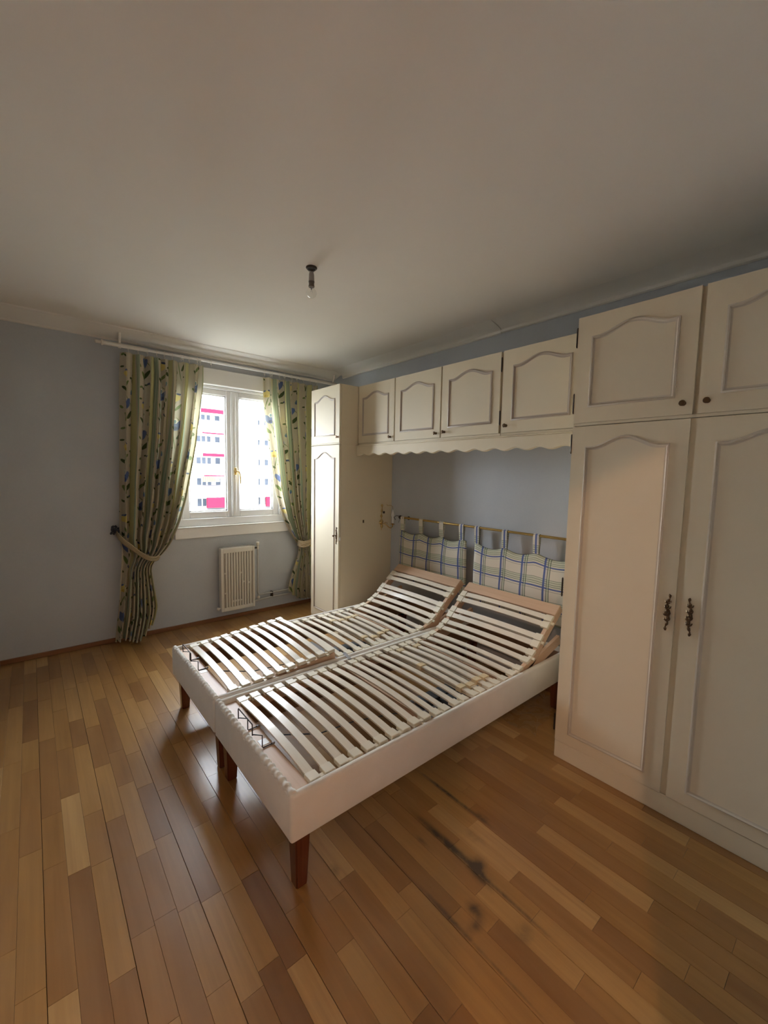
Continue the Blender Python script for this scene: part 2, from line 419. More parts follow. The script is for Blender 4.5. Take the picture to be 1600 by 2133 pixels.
m = MB(); m.box(-2.3, 1.2, -1.8, -0.1, -0.0099, 0.0); m.box(DX0, DX1, -0.1, 0.0, -0.0099, 0.0)
struct(m.build('trim_1', 'base'))

# parquet: three-strip boards running towards the window, every strip a piece of its own
strip_mesh = []
def strip_mesh_make():
    w, h = 0.0697, 0.010
    b = MB(); b.box(-w/2+.0004, w/2-.0004, -0.5, 0.5, -h, 0)
    for e in b.b.verts: pass
    me_b = b.b
    top = [e for e in me_b.edges if all(v.co.z > -1e-6 for v in e.verts) and abs(e.verts[0].co.x-e.verts[1].co.x) < 1e-6]
    bmesh.ops.bevel(me_b, geom=top, offset=0.0007, segments=1, affect='EDGES')
    me = bpy.data.meshes.new('parquet_strip'); me_b.to_mesh(me); me_b.free(); me.materials.append(M['floor']); return me
SM = strip_mesh_make()
random.seed(11)
cand = []
bx = 0.389 - 0.209*3
while bx < X1:
    # board ends are common to the three strips of a board
    for k in range(3):
        xa = bx + k*0.0697
        if xa > X1 or xa + 0.0697 < X0: continue
        y = -0.12*random.random()
        while y < Y1:
            L = random.choice((0.30, 0.36, 0.42, 0.47, 0.52, 0.58, 0.66))
            a, b_ = max(y, 0.0), min(y+L, Y1)
            if b_-a > 0.02: cand.append([xa+0.03485+(0.0 if k == 1 else (0.0004 if k == 0 else -0.0004)), a, b_])
            y += L
    bx += 0.209
def keyf(c):
    mx, my = c[0], (c[1]+c[2])/2
    q = Vector((mx, my, -1.5)); z = q.dot(_d)
    if z < 0.2: return 1e9
    px = 800+871.7*q.dot(_R)/z; py = 1066-871.7*q.dot(_U)/z
    vis = -150 < px < 1750 and py < 2350
    hid = (mx > 2.1) or False
    return (0 if vis and not hid else 1e6) + z
cand.sort(key=keyf)
NIND = 296
for i, (x, a, b_) in enumerate(cand[:NIND]):
    x0_ = max(x-0.0345, X0); 
    o = bpy.data.objects.new('parquet_strip', SM); COL.objects.link(o)
    o.parent = floor; o.location = Vector((x, (a+b_)/2, 0.0)) - floor.location
    if x-0.035 < X0 or x+0.035 > X1: o.scale = (0.6, b_-a-0.0009, 1); o.location.x += 0.014 if x < 0 else -0.014
    else: o.scale = (1, b_-a-0.0009, 1)
m = MB()
for x, a, b_ in cand[NIND:]:
    m.box(max(x-.0344, X0), min(x+.0344, X1), a+.0005, b_-.0005, -.0098, 0)
o = m.build('parquet_field', 'floor', floor); o['kind'] = 'stuff'

# baseboards and cornices
m = MB(); m.box(X0, X1, Y1-.014, Y1, 0, .038, .003); struct(m.build('baseboard_window', 'base'))
m = MB(); m.box(X0, X0+.014, 0.02, Y1-.014, 0, .038, .003); struct(m.build('baseboard_left', 'base'))
m = MB(); m.box(X1-.014, X1, 1.03, 3.10, 0, .038, .003); struct(m.build('baseboard_right', 'base'))
prof = [(0, 2.557), (.028, 2.557), (.036, 2.566), (.060, 2.568), (.095, 2.578), (.140, 2.594), (.185, 2.602), (.195, 2.610), (.215, 2.612), (.222, ZC), (0, ZC)]
m = MB(); m.prism([(X0, Y1-d, z) for d, z in prof], (X1-X0, 0, 0)); struct(m.build('trim_2', 'cornice', smooth=True))
prof2 = [(0, 2.557), (.012, 2.557), (.018, 2.562), (.018, 2.580), (.024, 2.586), (.060, 2.602), (.105, 2.613), (.150, ZC), (0, ZC)]
m = MB(); m.prism([(X1-d, 0, z) for d, z in prof2], (0, 1.905, 0)); struct(m.build('trim_3', 'cornice', smooth=True))
m = MB(); m.prism([(X1-d, 1.908, z-.004) for d, z in prof2[:-2]]+[(X1-.150, 1.908, ZC), (X1, 1.908, ZC)], (0, Y1-.222-1.908, 0)); struct(m.build('trim_4', 'cornice', smooth=True))
m = MB(); m.prism([(X0+d, 0, z) for d, z in prof2], (0, Y1-.222, 0)); struct(m.build('trim_5', 'cornice', smooth=True))
# door frame round the doorway the photograph was taken from
m = MB(); m.box(DX0-.0, DX0+.02, -.1, 0, 0, DZ-.02); m.box(DX1, DX1+.06, 0, .012, 0, DZ+.06); m.box(DX0+.02, DX1, 0, .012, DZ, DZ+.06)
struct(m.build('trim_6', 'white'))

# ------------------------------------------------------------------ window
win = bpy.data.objects.new('window_1', None); COL.objects.link(win); win.location = (1.57, Y1, 0.857); struct(win)
WF = 4.215     # face of the fixed frame
m = MB()   # interior casing: lower board, ledge, roller box above
m.box(1.0, 2.144, 4.170, Y1, .857, .958, .004); m.box(.99, 2.154, 4.160, 4.215, .958, .968, .003)
m.build('window_sill', 'white', win)
m = MB(); m.box(1.03, 2.11, 4.200, 4.300, .968, 1.040, .004); m.box(1.03, 1.085, 4.20, 4.30, 1.04, 2.31, .003); m.box(2.055, 2.11, 4.20, 4.30, 1.04, 2.31, .003); m.box(1.085, 2.055, 4.20, 4.30, 2.285, 2.31, .003)
m.build('window_frame', 'upvc', win)
m = MB(); m.box(1.0, 2.14, 4.150, Y1+.12, 2.312, 2.462, .006); m.build('shutter_box', 'white', win)
def sash(xa, xb, name='window_sash'):
    z0, z1 = 1.040, 2.285; fw = .062
    m = MB()
    m.box(xa, xa+fw, 4.225, 4.275, z0, z1, .004); m.box(xb-fw, xb, 4.225, 4.275, z0, z1, .004)
    m.box(xa+fw, xb-fw, 4.225, 4.275, z0, z0+fw, .004); m.box(xa+fw, xb-fw, 4.225, 4.275, z1-fw+.012, z1, .004)
    # glazing bead
    for q in ((xa+fw, xa+fw+.012, z0+fw, z1-fw+.012), (xb-fw-.012, xb-fw, z0+fw, z1-fw+.012)): m.box(q[0], q[1], 4.238, 4.262, q[2], q[3])
    m.box(xa+fw, xb-fw, 4.238, 4.262, z0+fw, z0+fw+.012); m.box(xa+fw, xb-fw, 4.238, 4.262, z1-fw, z1-fw+.012)
    s = m.build(name, 'upvc', win)
    g = MB(); g.box(xa+fw+.004, xb-fw-.004, 4.248, 4.252, z0+fw+.004, z1-fw+.004); g.build('pane', 'glass', s)
    return s
sash(1.085, 1.568); sr = sash(1.570, 2.055)
m = MB(); m.box(1.545, 1.595, 4.208, 4.2245, 1.045, 2.282, .004); m.box(1.556, 1.584, 4.203, 4.208, 1.045, 2.282, .002)
m.build('meeting_stile', 'upvc', win)
hd = MB(); hd.lathe([(0, .0), (0, .016), (.008, .016), (.012, .010), (.030, .009), (.034, .012), (.040, 0)], (1.582, 4.203, 1.50), (0, -1, 0), 14)
hd.obox((1.582, 4.200, 1.500), (1, 0, 0), (0, 1, 0), (0, 0, 1), .014, .004, .036, .003)
hd.tube([(1.582, 4.168, 1.500), (1.60, 4.160, 1.498), (1.612, 4.158, 1.47), (1.616, 4.158, 1.42), (1.618, 4.160, 1.375)], [.008, .009, .008, .0085, .007], 10)
hd.build('window_handle', 'gold', win, smooth=True)
m = MB(); m.box(1.66, 1.98, 4.210, 4.2245, 2.235, 2.252, .003); m.build('vent_cover', 'upvc', win)

# ------------------------------------------------------------------ cabinets
def arch_pts(yl, yr, zb, zt, zp, off, n=20):
    """outline (y, z) going BL, BR, then top right -> left; yl > yr (left in view has the larger y)"""
    yl2, yr2, zb2 = yl-off, yr+off, zb+off
    pts = [(yl2, zb2), (yr2, zb2)]
    for i in range(n+1):
        t = i/n; y = yr2 + (yl2-yr2)*t
        s = min(max((t-.09)/.82, 0), 1); f = (0.5-0.5*math.cos(2*PI*s))**0.85
        pts.append((y, zt - off + (zp-zt)*f))
    return pts
def door(parent, yl, yr, z0, z1, xf, pan, thick=.020, knob=None, handle=None, hinges=(), peak=.040):
    """xf: x of the door's front face (it looks towards -x); pan = (yl, yr, zb, zt)"""
    n = 20
    L0 = arch_pts(*pan, pan[3]+peak, 0, n); L1 = arch_pts(*pan, pan[3]+peak, .0065, n)
    L2 = arch_pts(*pan, pan[3]+peak, .011, n); L3 = arch_pts(*pan, pan[3]+peak, .018, n)
    m = MB(); b = m.b
    V = lambda q, x: b.verts.new((x, q[0], q[1]))
    o0 = [V(q, xf) for q in L0]
    BL, BR, TR, TL = [V(q, xf) for q in ((yl, z0), (yr, z0), (yr, z1), (yl, z1))]
    b.faces.new([BL, BR, o0[1], o0[0]]); b.faces.new([BR, TR, o0[2], o0[1]]); b.faces.new([TL, BL, o0[0], o0[-1]])
    tops = [TR]+[V((L0[2+i][0], z1), xf) for i in range(1, n)]+[TL]
    for i in range(n): b.faces.new([tops[i], tops[i+1], o0[3+i], o0[2+i]])
    # slab behind
    m.box(xf+.0005, xf+thick, yr, yl, z0, z1)
    rim = [BL, BR, TR, TL]; bk = [V(q, xf+.0005) for q in ((yl, z0), (yr, z0), (yr, z1), (yl, z1))]
    # recessed field
    fld = [V(q, xf+.0045) for q in L3]
    d = m.build('door', 'cream', parent)
    f = MB(); vs = [f.b.verts.new((xf+.0003, q[0], q[1])) for q in L2]; f.b.faces.new(vs)
    f.build('door_panel', 'cream_panel', d)
    k = MB()
    loops = []
    for Lq, x in ((L0, xf), (L0, xf-.004), (L1, xf-.0075), (L2, xf-.004), (L2, xf-.0005), (L3, xf+.0002)):
        loops.append([k.b.verts.new((x, q[0], q[1])) for q in Lq])
    for A, B in zip(loops, loops[1:]):
        for i in range(len(A)):
            j = (i+1) % len(A); k.b.faces.new([A[i], A[j], B[j], B[i]])
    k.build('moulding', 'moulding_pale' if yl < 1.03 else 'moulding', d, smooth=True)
    if knob:
        q = MB(); q.lathe([(0, .010), (.002, .010), (.004, .005), (.014, .0045), (.017, .011), (.021, .0125), (.025, .010), (.027, 0)], (xf, knob[0], knob[1]), (-1, 0, 0), 14)
        q.build('knob', 'bronze', d, smooth=True)
    if handle:
        hy, hz = handle; hm = handle_mb(xf, hy, hz, -1 if hy < .52 else 1); hm.build('handle', 'bronze', d, smooth=True)
    for hy, ha, hb in hinges:
        q = MB(); q.tube([(xf+.002, hy, ha), (xf+.002, hy, hb)], .0045, 8)
        q.tube([(xf+.002, hy, ha-.006), (xf+.002, hy, ha)], [.002, .0045], 8); q.tube([(xf+.002, hy, hb), (xf+.002, hy, hb+.006)], [.0045, .002], 8)
        q.build('hinge', 'dark', d, smooth=True)
    return d
def handle_mb(xf, y, z, sg=1):
    m = MB()
    pts, rs = [], []
    N_ = 64
    for i in range(N_+1):
        t = -1+2*i/N_; a = abs(t)
        yy = y + sg*(.0055*math.sin(t*5.2)*(.25+a) + .0035*math.copysign(max(0, a-.8)/.2, t))
        r = .0022 + .0085*math.exp(-(t/.22)**2) + .0048*math.exp(-((a-.34)/.09)**2) + .0040*math.exp(-((a-.62)/.10)**2) + .0038*math.exp(-((a-.90)/.07)**2) + .0007*math.sin(t*70)
        if a > .97: r *= .5
        pts.append((xf-.004, yy, z+t*.082)); rs.append(max(r, .0012))
    m.tube(pts, rs, 12)
    for t in (-.45, -.15, .2, .5): # curled leaves
        for q in (-1, 1):
            m.tube([(xf-.006, y, z+t*.082), (xf-.010, y+q*.009, z+t*.082+.006), (xf-.006, y+q*.012, z+t*.082+.013)], [.005, .0035, .0015], 6)
    m.lathe([(0, .008), (.006, .007), (.012, .004), (.020, .004), (.024, .009), (.029, .010), (.033, .006), (.034, 0)], (xf-.004, y, z), (-1, 0, 0), 10)
    return m
XF = 2.10; ZS0, ZS1, ZT = 1.757, 1.771, 2.280
# wardrobe: low unit and top unit
w = thing('wardrobe', 'tall cream two-door wardrobe with arched panels, standing right of the bed', 'wardrobe', (2.41, .525, 0))
m = MB(); m.box(XF+.021, X1-.002, .008, 1.025, .095, ZS0-.001); m.build('carcass', 'cream', w)
m = MB(); m.box(XF+.004, X1-.01, .006, 1.027, 0.0, .094, .003); m.build('plinth', 'cream', w)
door(w, 1.025, .531, .098, ZS0-.004, XF, (.958, .598, .155, 1.655), handle=(.556, .924), hinges=((1.029, 1.626, 1.712), (1.033, .886, .975), (1.033, .150, .233)), peak=.045)
door(w, .508, .010, .098, ZS0-.004, XF, (.441, .082, .155, 1.655), handle=(.476, .924), hinges=((.006, 1.626, 1.70), (.006, .9, .97)), peak=.045)
m = MB(); m.box(XF+.012, XF+.022, .508, .531, .096, ZS0-.002); m.build('door_stop', 'cream', w)
w = thing('top_cupboard', 'cream two-door top cupboard standing on the tall wardrobe at the right', 'cupboard', (2.41, .525, ZS0))
m = MB(); m.box(XF+.021, X1-.002, .008, 1.025, ZS0, ZT); m.box(XF+.004, XF+.021, .008, 1.025, ZS0, ZS1-.001); m.build('carcass', 'cream', w)
door(w, 1.025, .528, ZS1, ZT, XF, (.957, .594, 1.843, 2.180), knob=(.561, 1.817), hinges=((1.029, 2.145, 2.23), (1.029, 1.824, 1.912)))
door(w, .511, .010, ZS1, ZT, XF, (.440, .080, 1.843, 2.178), knob=(.479, 1.819), hinges=((.006, 2.145, 2.23), (.006, 1.824, 1.912)))
# slim cabinet by the window
w = thing('slim_cabinet', 'narrow tall cream cabinet between the right curtain and the bed', 'cabinet', (2.41, 3.355, 0))
m = MB(); m.box(XF+.021, X1-.002, 3.112, 3.598, .0, ZS0-.001); m.box(XF+.004, XF+.021, 3.112, 3.598, .0, .094); m.build('carcass', 'cream', w)
d1 = door(w, 3.596, 3.116, .098, ZS0-.004, XF, (3.540, 3.183, .170, 1.640), hinges=((3.60, 1.0, 1.08),), peak=.055)
hm = MB(); hy, hz = 3.150, .937
hm.tube([(XF-.003, hy+.003*math.sin(t*.9), hz-.080+.16*t/20) for t in range(21)], [.002+.0035*(1-abs(t-10)/10)+.0015*math.sin(t*2.1) for t in range(21)], 8)
hm.lathe([(0, .007), (.004, .006), (.008, .003), (.024, .003), (.028, .009), (.034, .010), (.038, .006), (.044, 0)], (XF-.003, hy, hz), (-1, 0, 0), 10)
hm.build('handle', 'bronze', d1, smooth=True)
m = MB(); m.box(2.104, 2.116, 3.104, 3.112, .895, .925, .002); m.build('latch_plate', 'nub', w)
w = thing('slim_top_cupboard', 'small single-door cream cupboard on top of the narrow window-side cabinet', 'cupboard', (2.41, 3.355, ZS0))
m = MB(); m.box(XF+.021, X1-.002, 3.112, 3.598, ZS0, ZT); m.box(XF-.002, XF+.021, 3.108, 3.598, ZS0+.002, ZS1-.002, .002); m.build('carcass', 'cream', w)
door(w, 3.596, 3.116, ZS1, ZT, XF, (3.538, 3.187, 1.836, 2.164), knob=(3.138, 1.821), peak=.045, hinges=((3.60, 1.85, 1.92),))
# bridge cupboards over the bed
XO = 2.30
G_ = 'cupboards bridging over the bed'
def bridge(label, ya, yb, doors):
    w = thing('bridge_cupboard', label, 'cupboard', (2.51, (ya+yb)/2, ZS0), G_)
    m = MB(); m.box(XO+.021, X1-.002, yb, ya, ZS0, ZT); m.box(XO+.004, XO+.021, yb, ya, ZS0, 1.772); m.build('carcass', 'cream', w)
    for dd in doors: door(w, *dd[:2], 1.774, ZT, XO, dd[2], knob=dd[3], hinges=dd[4])
bridge('single-door cream bridge cupboard nearest the window, against the narrow cabinet', 3.106, 2.609,
       [(3.104, 2.619, (3.045, 2.688, 1.838, 2.172), (2.660, 1.809), ())])
bridge('two-door cream bridge cupboard in the middle above the bed, its knobs side by side', 2.607, 1.594,
       [(2.605, 2.111, (2.543, 2.176, 1.838, 2.170), (2.148, 1.806), ()), (2.098, 1.606, (2.035, 1.665, 1.838, 2.174), (2.066, 1.811), ((1.602, 2.16, 2.24), (1.602, 1.83, 1.91)))])
bridge('single-door cream bridge cupboard above the bed, against the tall right wardrobe', 1.592, 1.027,
       [(1.588, 1.078, (1.516, 1.143, 1.846, 2.182), (1.552, 1.817), ((1.073, 1.84, 1.92),))])
# scalloped pelmet
m = MB(); N = 150; a_, c_ = 3.110, 1.029
pts = []
for i in range(N+1):
    y = a_+(c_-a_)*i/N; s = (a_-y)
    z = 1.668 + .0085*math.cos(2*PI*s/.155+2.6) - (.0 if s < 2 else 0)
    pts.append((y, z))
vsT, vsB, vsT2, vsB2 = [], [], [], []
for y, z in pts:
    vsT.append(m.b.verts.new((2.285, y, 1.745))); vsB.append(m.b.verts.new((2.285, y, z+.006)))
    vsB2.append(m.b.verts.new((2.291, y, z))); vsT2.append(m.b.verts.new((2.305, y, 1.745)))
for i in range(N):
    m.b.faces.new([vsT[i], vsT[i+1], vsB[i+1], vsB[i]]); m.b.faces.new([vsB[i], vsB[i+1], vsB2[i+1], vsB2[i]])
    m.b.faces.new([vsT2[i], vsT2[i+1], vsT[i+1], vsT[i]])
    q0 = m.b.verts.new((2.305, pts[i][0], pts[i][1])); q1 = m.b.verts.new((2.305, pts[i+1][0], pts[i+1][1]))
    m.b.faces.new([vsB2[i], vsB2[i+1], q1, q0]); m.b.faces.new([vsT2[i], vsT2[i+1], q1, q0])
m.box(2.276, 2.720, c_, a_, 1.745, 1.7555, .003)
bmesh.ops.remove_doubles(m.b, verts=m.b.verts, dist=1e-5)
pel = tag(m.build('pelmet', 'cream', smooth=True), 'cream scalloped pelmet board under the cupboards above the bed', 'pelmet')

# small screw cap on the cabinet side
m = MB(); m.box(2.367, 2.383, 3.107, 3.112, 1.040, 1.068, .002); m.tube([(2.375, 3.107, 1.047), (2.375, 3.101, 1.047)], .004, 8)
tag(m.build('keyhole_plate', 'bronze', smooth=True), 'tiny brass plate on the shaded side of the narrow cabinet', 'plate')

# wall lamp on the cabinet's side
lm = thing('wall_lamp', 'ornate brass wall lamp with white candle on the narrow cabinet side', 'lamp', (2.60, 3.111, 1.08))
m = MB(); yb_ = 3.106
pts, rs = [], []
for i in range(45):
    t = i/44; pts.append((2.592+.003*math.sin(t*9), yb_-.004, .955+.255*t)); rs.append(.004+.009*math.exp(-((t-.16)/.06)**2)+.013*math.exp(-((t-.34)/.07)**2)+.008*math.exp(-((t-.55)/.05)**2)+.006*math.exp(-((t-.75)/.05)**2)+.007*math.exp(-((t-.95)/.04)**2))
m.tube(pts, rs, 10); m.lathe([(0, .024), (.004, .022), (.012, .014), (.02, .006), (.022, 0)], (2.592, 3.111, 1.035), (0, -1, 0), 16)
m.build('back_plate', 'brass', lm, smooth=True)
m = MB(); m.tube([(2.594, yb_, 1.015), (2.612, 3.085, 1.022), (2.630, 3.066, 1.005), (2.645, 3.054, .985), (2.664, 3.045, .978), (2.680, 3.040, .992), (2.682, 3.040, 1.015)], [.006, .005, .0045, .005, .005, .005, .006], 8)
m.tube([(2.612, 3.085, 1.022), (2.622, 3.075, 1.035), (2.634, 3.066, 1.030), (2.636, 3.064, 1.018)], [.004, .0035, .003, .002], 6)
m.lathe([(0, .004), (.002, .020), (.006, .022), (.008, .010), (.012, .012)], (2.682, 3.040, 1.012), (0, 0, 1), 16)
m.build('arm', 'brass', lm, smooth=True)
m = MB(); m.lathe([(0, .010), (.055, .010), (.055, 0)], (2.682, 3.040, 1.024), (0, 0, 1), 14); m.build('candle_tube', 'white', lm, smooth=True)
m = MB(); m.lathe([(0, .007), (.01, .012), (.028, .017), (.05, .012), (.072, .004), (.08, 0)], (2.682, 3.040, 1.079), (0, 0, 1), 14)
m.build('flame_bulb', 'nub', lm, smooth=True)
m = MB(); m.tube([(2.682, 3.040, 1.16), (2.68, 3.045, 1.19), (2.665, 3.06, 1.198), (2.648, 3.08, 1.196), (2.640, 3.085, 1.202), (2.646, 3.088, 1.208)], .0022, 6); m.build('shade_wire', 'brass', lm, smooth=True)
m = MB(); m.box(2.612, 2.630, 3.098, 3.111, 1.118, 1.140, .002); m.build('rocker_switch', 'dark', lm)
m = MB()
for i in range(8): # crystal drops hanging off the cup
    a = i*PI/4; m.lathe([(0, 0), (.004, .003), (.018, .0015), (.026, 0)], (2.682+.020*math.cos(a), 3.040+.020*math.sin(a), 1.008), (0, 0, -1), 6)
m.build('crystal_drop', 'glass', lm)

# ------------------------------------------------------------------ ceiling lamp: bare bulb on a connector
bl = thing('ceiling_bulb', 'bare clear light bulb hanging from its connector in the ceiling', 'light bulb', (1.228, 2.108, ZC))
cx, cy = 1.228, 2.108
m = MB(); m.lathe([(0, .030), (-.004, .031), (-.010, .026), (-.010, .020), (-.003, .018), (-.003, 0)], (cx, cy, ZC), (0, 0, 1), 24); m.build('ceiling_cup', 'dark', bl, smooth=True)
m = MB()
for a, r0 in ((0.3, .020), (2.2, .018), (3.6, .021), (5.0, .016)):
    c_a, s_a = math.cos(a), math.sin(a)
    m.tube([(cx+c_a*r0*.7, cy+s_a*r0*.7, ZC-.004), (cx+c_a*r0, cy+s_a*r0, ZC-.014), (cx+c_a*.008, cy+s_a*.008, ZC-.028)], .0014, 6)
m.build('wire', 'motor', bl, smooth=True)
m = MB(); m.lathe([(0, 0), (0, .011), (.010, .014), (.045, .0155), (.048, .0155), (.048, 0)], (cx, cy, ZC-.026), (0, 0, -1), 16); m.build('connector', paint('grey_connector', (.36, .33, .30), .4), bl, smooth=True)
m = MB(); m.lathe([(0, .0165), (.006, .0165), (.007, .0145), (.022, .0150), (.024, .0165), (.030, .0160), (.030, 0)], (cx, cy, ZC-.074), (0, 0, -1), 18); m.build('socket', paint('socket_metal', (.17, .15, .13), .35, metal=.7), bl, smooth=True)
m = MB(); m.lathe([(0, .012), (.006, .013), (.014, .020), (.026, .0275), (.036, .029), (.047, .025), (.056, .015), (.060, 0)], (cx, cy, ZC-.102), (0, 0, -1), 24); m.build('bulb_glass', 'bulb', bl, smooth='all')
m = MB(); m.tube([(cx, cy, ZC-.104), (cx, cy, ZC-.118)], [.004, .0025], 8); m.tube([(cx-.008, cy, ZC-.132), (cx, cy, ZC-.118), (cx+.008, cy, ZC-.132)], .0005, 4); m.build('filament', 'steel', bl)

# ------------------------------------------------------------------ curtain rod and curtains
YR = 4.075; ZR = 2.500
rod = thing('curtain_rod', 'white curtain rod with rings across the top of the window wall', 'curtain rod', (1.57, YR, ZR))
def bar(name, pts, r, mat, par, seg=12): 
    m = MB(); m.tube(pts, r, seg); return m.build(name, mat, par, smooth=True)
bar('rod_tube', [(.49, YR, ZR), (.80, YR, ZR)], .016, 'cornice', rod, 14); bar('rod_tube', [(.80, YR, ZR), (2.24, YR, ZR)], .0115, 'white', rod, 14); bar('rod_tube', [(2.24, YR, ZR), (2.70, YR, ZR)], .016, 'cornice', rod, 14)
m = MB(); m.lathe([(0, .018), (.006, .022), (.014, .022), (.018, .010), (.030, .012), (.052, .013), (.058, .008), (.060, 0)], (.49, YR, ZR), (-1, 0, 0), 14); m.build('finial', 'cornice', rod, smooth=True)
for bxp in (.60, 2.655):
    m = MB(); m.lathe([(0, .030), (.006, .030), (.010, .012), (.055, .010)], (bxp, YR-.02, 2.611 if bxp < 1 else 2.611), (0, 0, -1), 14)
    m.lathe([(0, .022), (.018, .022)], (bxp-.009, YR, ZR), (1, 0, 0), 14); m.tube([(bxp, YR-.02, 2.56), (bxp, YR, ZR+.02)], .010, 8); m.build('bracket', 'cornice', rod, smooth=True)
ringx = [.66, .73, .80, .87, .93, .99, 1.06, 1.08, 1.13, 1.20, 1.225, 1.32, 1.84, 1.90, 1.92, 2.00, 2.06, 2.14, 2.20, 2.28, 2.36, 2.44]
for i, rx in enumerate(ringx):
    m = MB(); tl = random.uniform(-.35, .35)
    m.tube([(rx+math.sin(tl)*math.cos(a)*.019*0, YR+.020*math.cos(a), ZR-.006+.020*math.sin(a)) if False else (rx+.006*math.sin(tl)*math.cos(a), YR+.020*math.cos(a), ZR-.006+.020*math.sin(a)) for a in [k*2*PI/16 for k in range(17)]], .0022, 6, False)
    m.tube([(rx, YR, ZR-.026), (rx+.003, YR-.004, ZR-.036), (rx, YR, ZR-.046)], .0018, 6); m.build('ring', 'cornice', rod, smooth=True)

def lerp_tab(tab, z):
    if z >= tab[0][0]: return tab[0][1]
    for (z0, a), (z1, b) in zip(tab, tab[1:]):
        if z1 <= z <= z0:
            t = (z0-z)/(z0-z1); t2 = t
            return a+(b-a)*t2
    return tab[-1][1]
def smooth_tab(tab, z, w=.03): return sum(lerp_tab(tab, z+k*w/2) for k in (-2, -1, 0, 1, 2))/5
def curtain(name, label, ztop, zbot, Ltab, Rtab, Atab, Ytab, nf, cloth, seed, mirror=False, bottoms=None, gam=None):
    rnd = random.Random(seed)
    nu, nv = 260, 120
    ph = [rnd.uniform(0, 6.28) for _ in range(6)]
    b = bmesh.new(); uvl = b.loops.layers.uv.new('UVMap')
    zs = [ztop+(zbot-ztop)*j/nv for j in range(nv+1)]
    grid = []
    for j, z in enumerate(zs):
        L, R, A, YC = smooth_tab(Ltab, z), smooth_tab(Rtab, z), smooth_tab(Atab, z), smooth_tab(Ytab, z)
        g = smooth_tab(gam, z) if gam else 1.0
        row = []
        for i in range(nu+1):
            u = i/nu; uu = u if not mirror else 1-u
            s = uu**g if g != 1 else uu
            if mirror: s = 1-s
            x = L+(R-L)*s
            p = 2*PI*nf*(u+.018*math.sin(2*PI*1.7*u+ph[0])+.012*math.sin(z*2.1+ph[1]+u*9))
            sp = math.sin(p); f = math.copysign(abs(sp)**.7, sp)+.34*math.sin(2*p+ph[2]+z*.8)+.30*math.sin(.5*p+ph[3]+z*1.3)
            f2 = math.cos(p)
            y = YC + A*(f*.8) + .004*math.sin(z*7+u*20)
            x += A*.38*math.sin(2*p+.4)*(0.6)
            zz = z
            if j > nv*.8 and bottoms: zz = z + bottoms(u)*(j-nv*.8)/(nv*.2)
            row.append(b.verts.new((x, min(y, 4.150 if .84 < z < 2.47 and x > .97 else 4.184), zz)))
        grid.append(row)
    for j in range(nv):
        for i in range(nu):
            fc = b.faces.new([grid[j][i], grid[j][i+1], grid[j+1][i+1], grid[j+1][i]])
            for lp, (ii, jj) in zip(fc.loops, ((i, j), (i+1, j), (i+1, j+1), (i, j+1))):
                lp[uvl].uv = (cloth*ii/nu, zs[jj])
    # tape hem at the top
    ctr = Vector(((Ltab[0][1]+Rtab[0][1])/2, YR, ztop))
    bmesh.ops.translate(b, vec=-ctr, verts=b.verts)
    me = bpy.data.meshes.new(name); b.to_mesh(me); b.free(); me.materials.append(M['curtain'])
    me.polygons.foreach_set('use_smooth', [True]*len(me.polygons))
    o = bpy.data.objects.new(name, me); COL.objects.link(o); o.location = ctr
    root = tag(o, label, 'curtain', None); return root
Rt = [(2.452, 1.252), (2.287, 1.245), (2.025, 1.211), (1.719, 1.171), (1.478, 1.125), (1.238, 1.078), (1.044, 1.024), (.874, .955), (.80, .905), (.74, .850), (.70, .800), (.64, .775), (.57, .783), (.394, .800), (.239, .812), (.133, .795), (.02, .765)]
Lt = [(2.452, .606), (1.804, .588), (1.41, .572), (.971, .553), (.72, .552), (.605, .540), (.278, .516), (.03, .490)]
At = [(2.452, .026), (2.3, .038), (1.5, .052), (1.0, .055), (.75, .036), (.70, .026), (.60, .032), (.3, .045), (.02, .042)]
Yt = [(2.452, YR), (1.5, 4.075), (.72, 4.085), (.02, 4.075)]
Gm = [(2.452, 1.0), (1.4, 1.0), (.9, .90), (.72, .62), (.5, .72), (.2, .85), (.02, .9)]
cl = curtain('curtain', 'floral striped curtain left of the window, tied back and reaching the floor', 2.452, .030, Lt, Rt, At, Yt, 9.0, 1.55, 3,
             bottoms=lambda u: .02*math.sin(u*9)+(.10*max(0, u-.72)/.28 if u > .72 else 0), gam=Gm)
Lr = [(2.446, 1.822), (2.233, 1.826), (1.998, 1.855), (1.76, 1.90), (1.516, 1.941), (1.267, 1.989), (1.036, 2.060), (.849, 2.144), (.76, 2.200), (.70, 2.245), (.62, 2.242), (.472, 2.195), (.21, 2.120)]
Rr = [(2.446, 2.46), (1.5, 2.44), (.9, 2.42), (.70, 2.40), (.3, 2.45), (.1, 2.46)]
Ar = [(2.446, .026), (2.2, .038), (1.3, .050), (.9, .046), (.70, .024), (.5, .032), (.1, .042)]
Yr_ = [(2.446, YR), (1.5, 4.085), (.70, 4.10), (.1, 4.09)]
Gr = [(2.446, 1.0), (1.4, 1.0), (.9, .9), (.70, .75), (.3, .9), (.1, 1.0)]
cr_ = curtain('curtain', 'floral striped curtain right of the window, partly behind the narrow cabinet', 2.446, .10, Lr, Rr, Ar, Yr_, 8.0, 1.45, 8, mirror=True,
              bottoms=lambda u: .10*max(0, .3-u)/.3-.05*max(0, u-.4), gam=Gr)
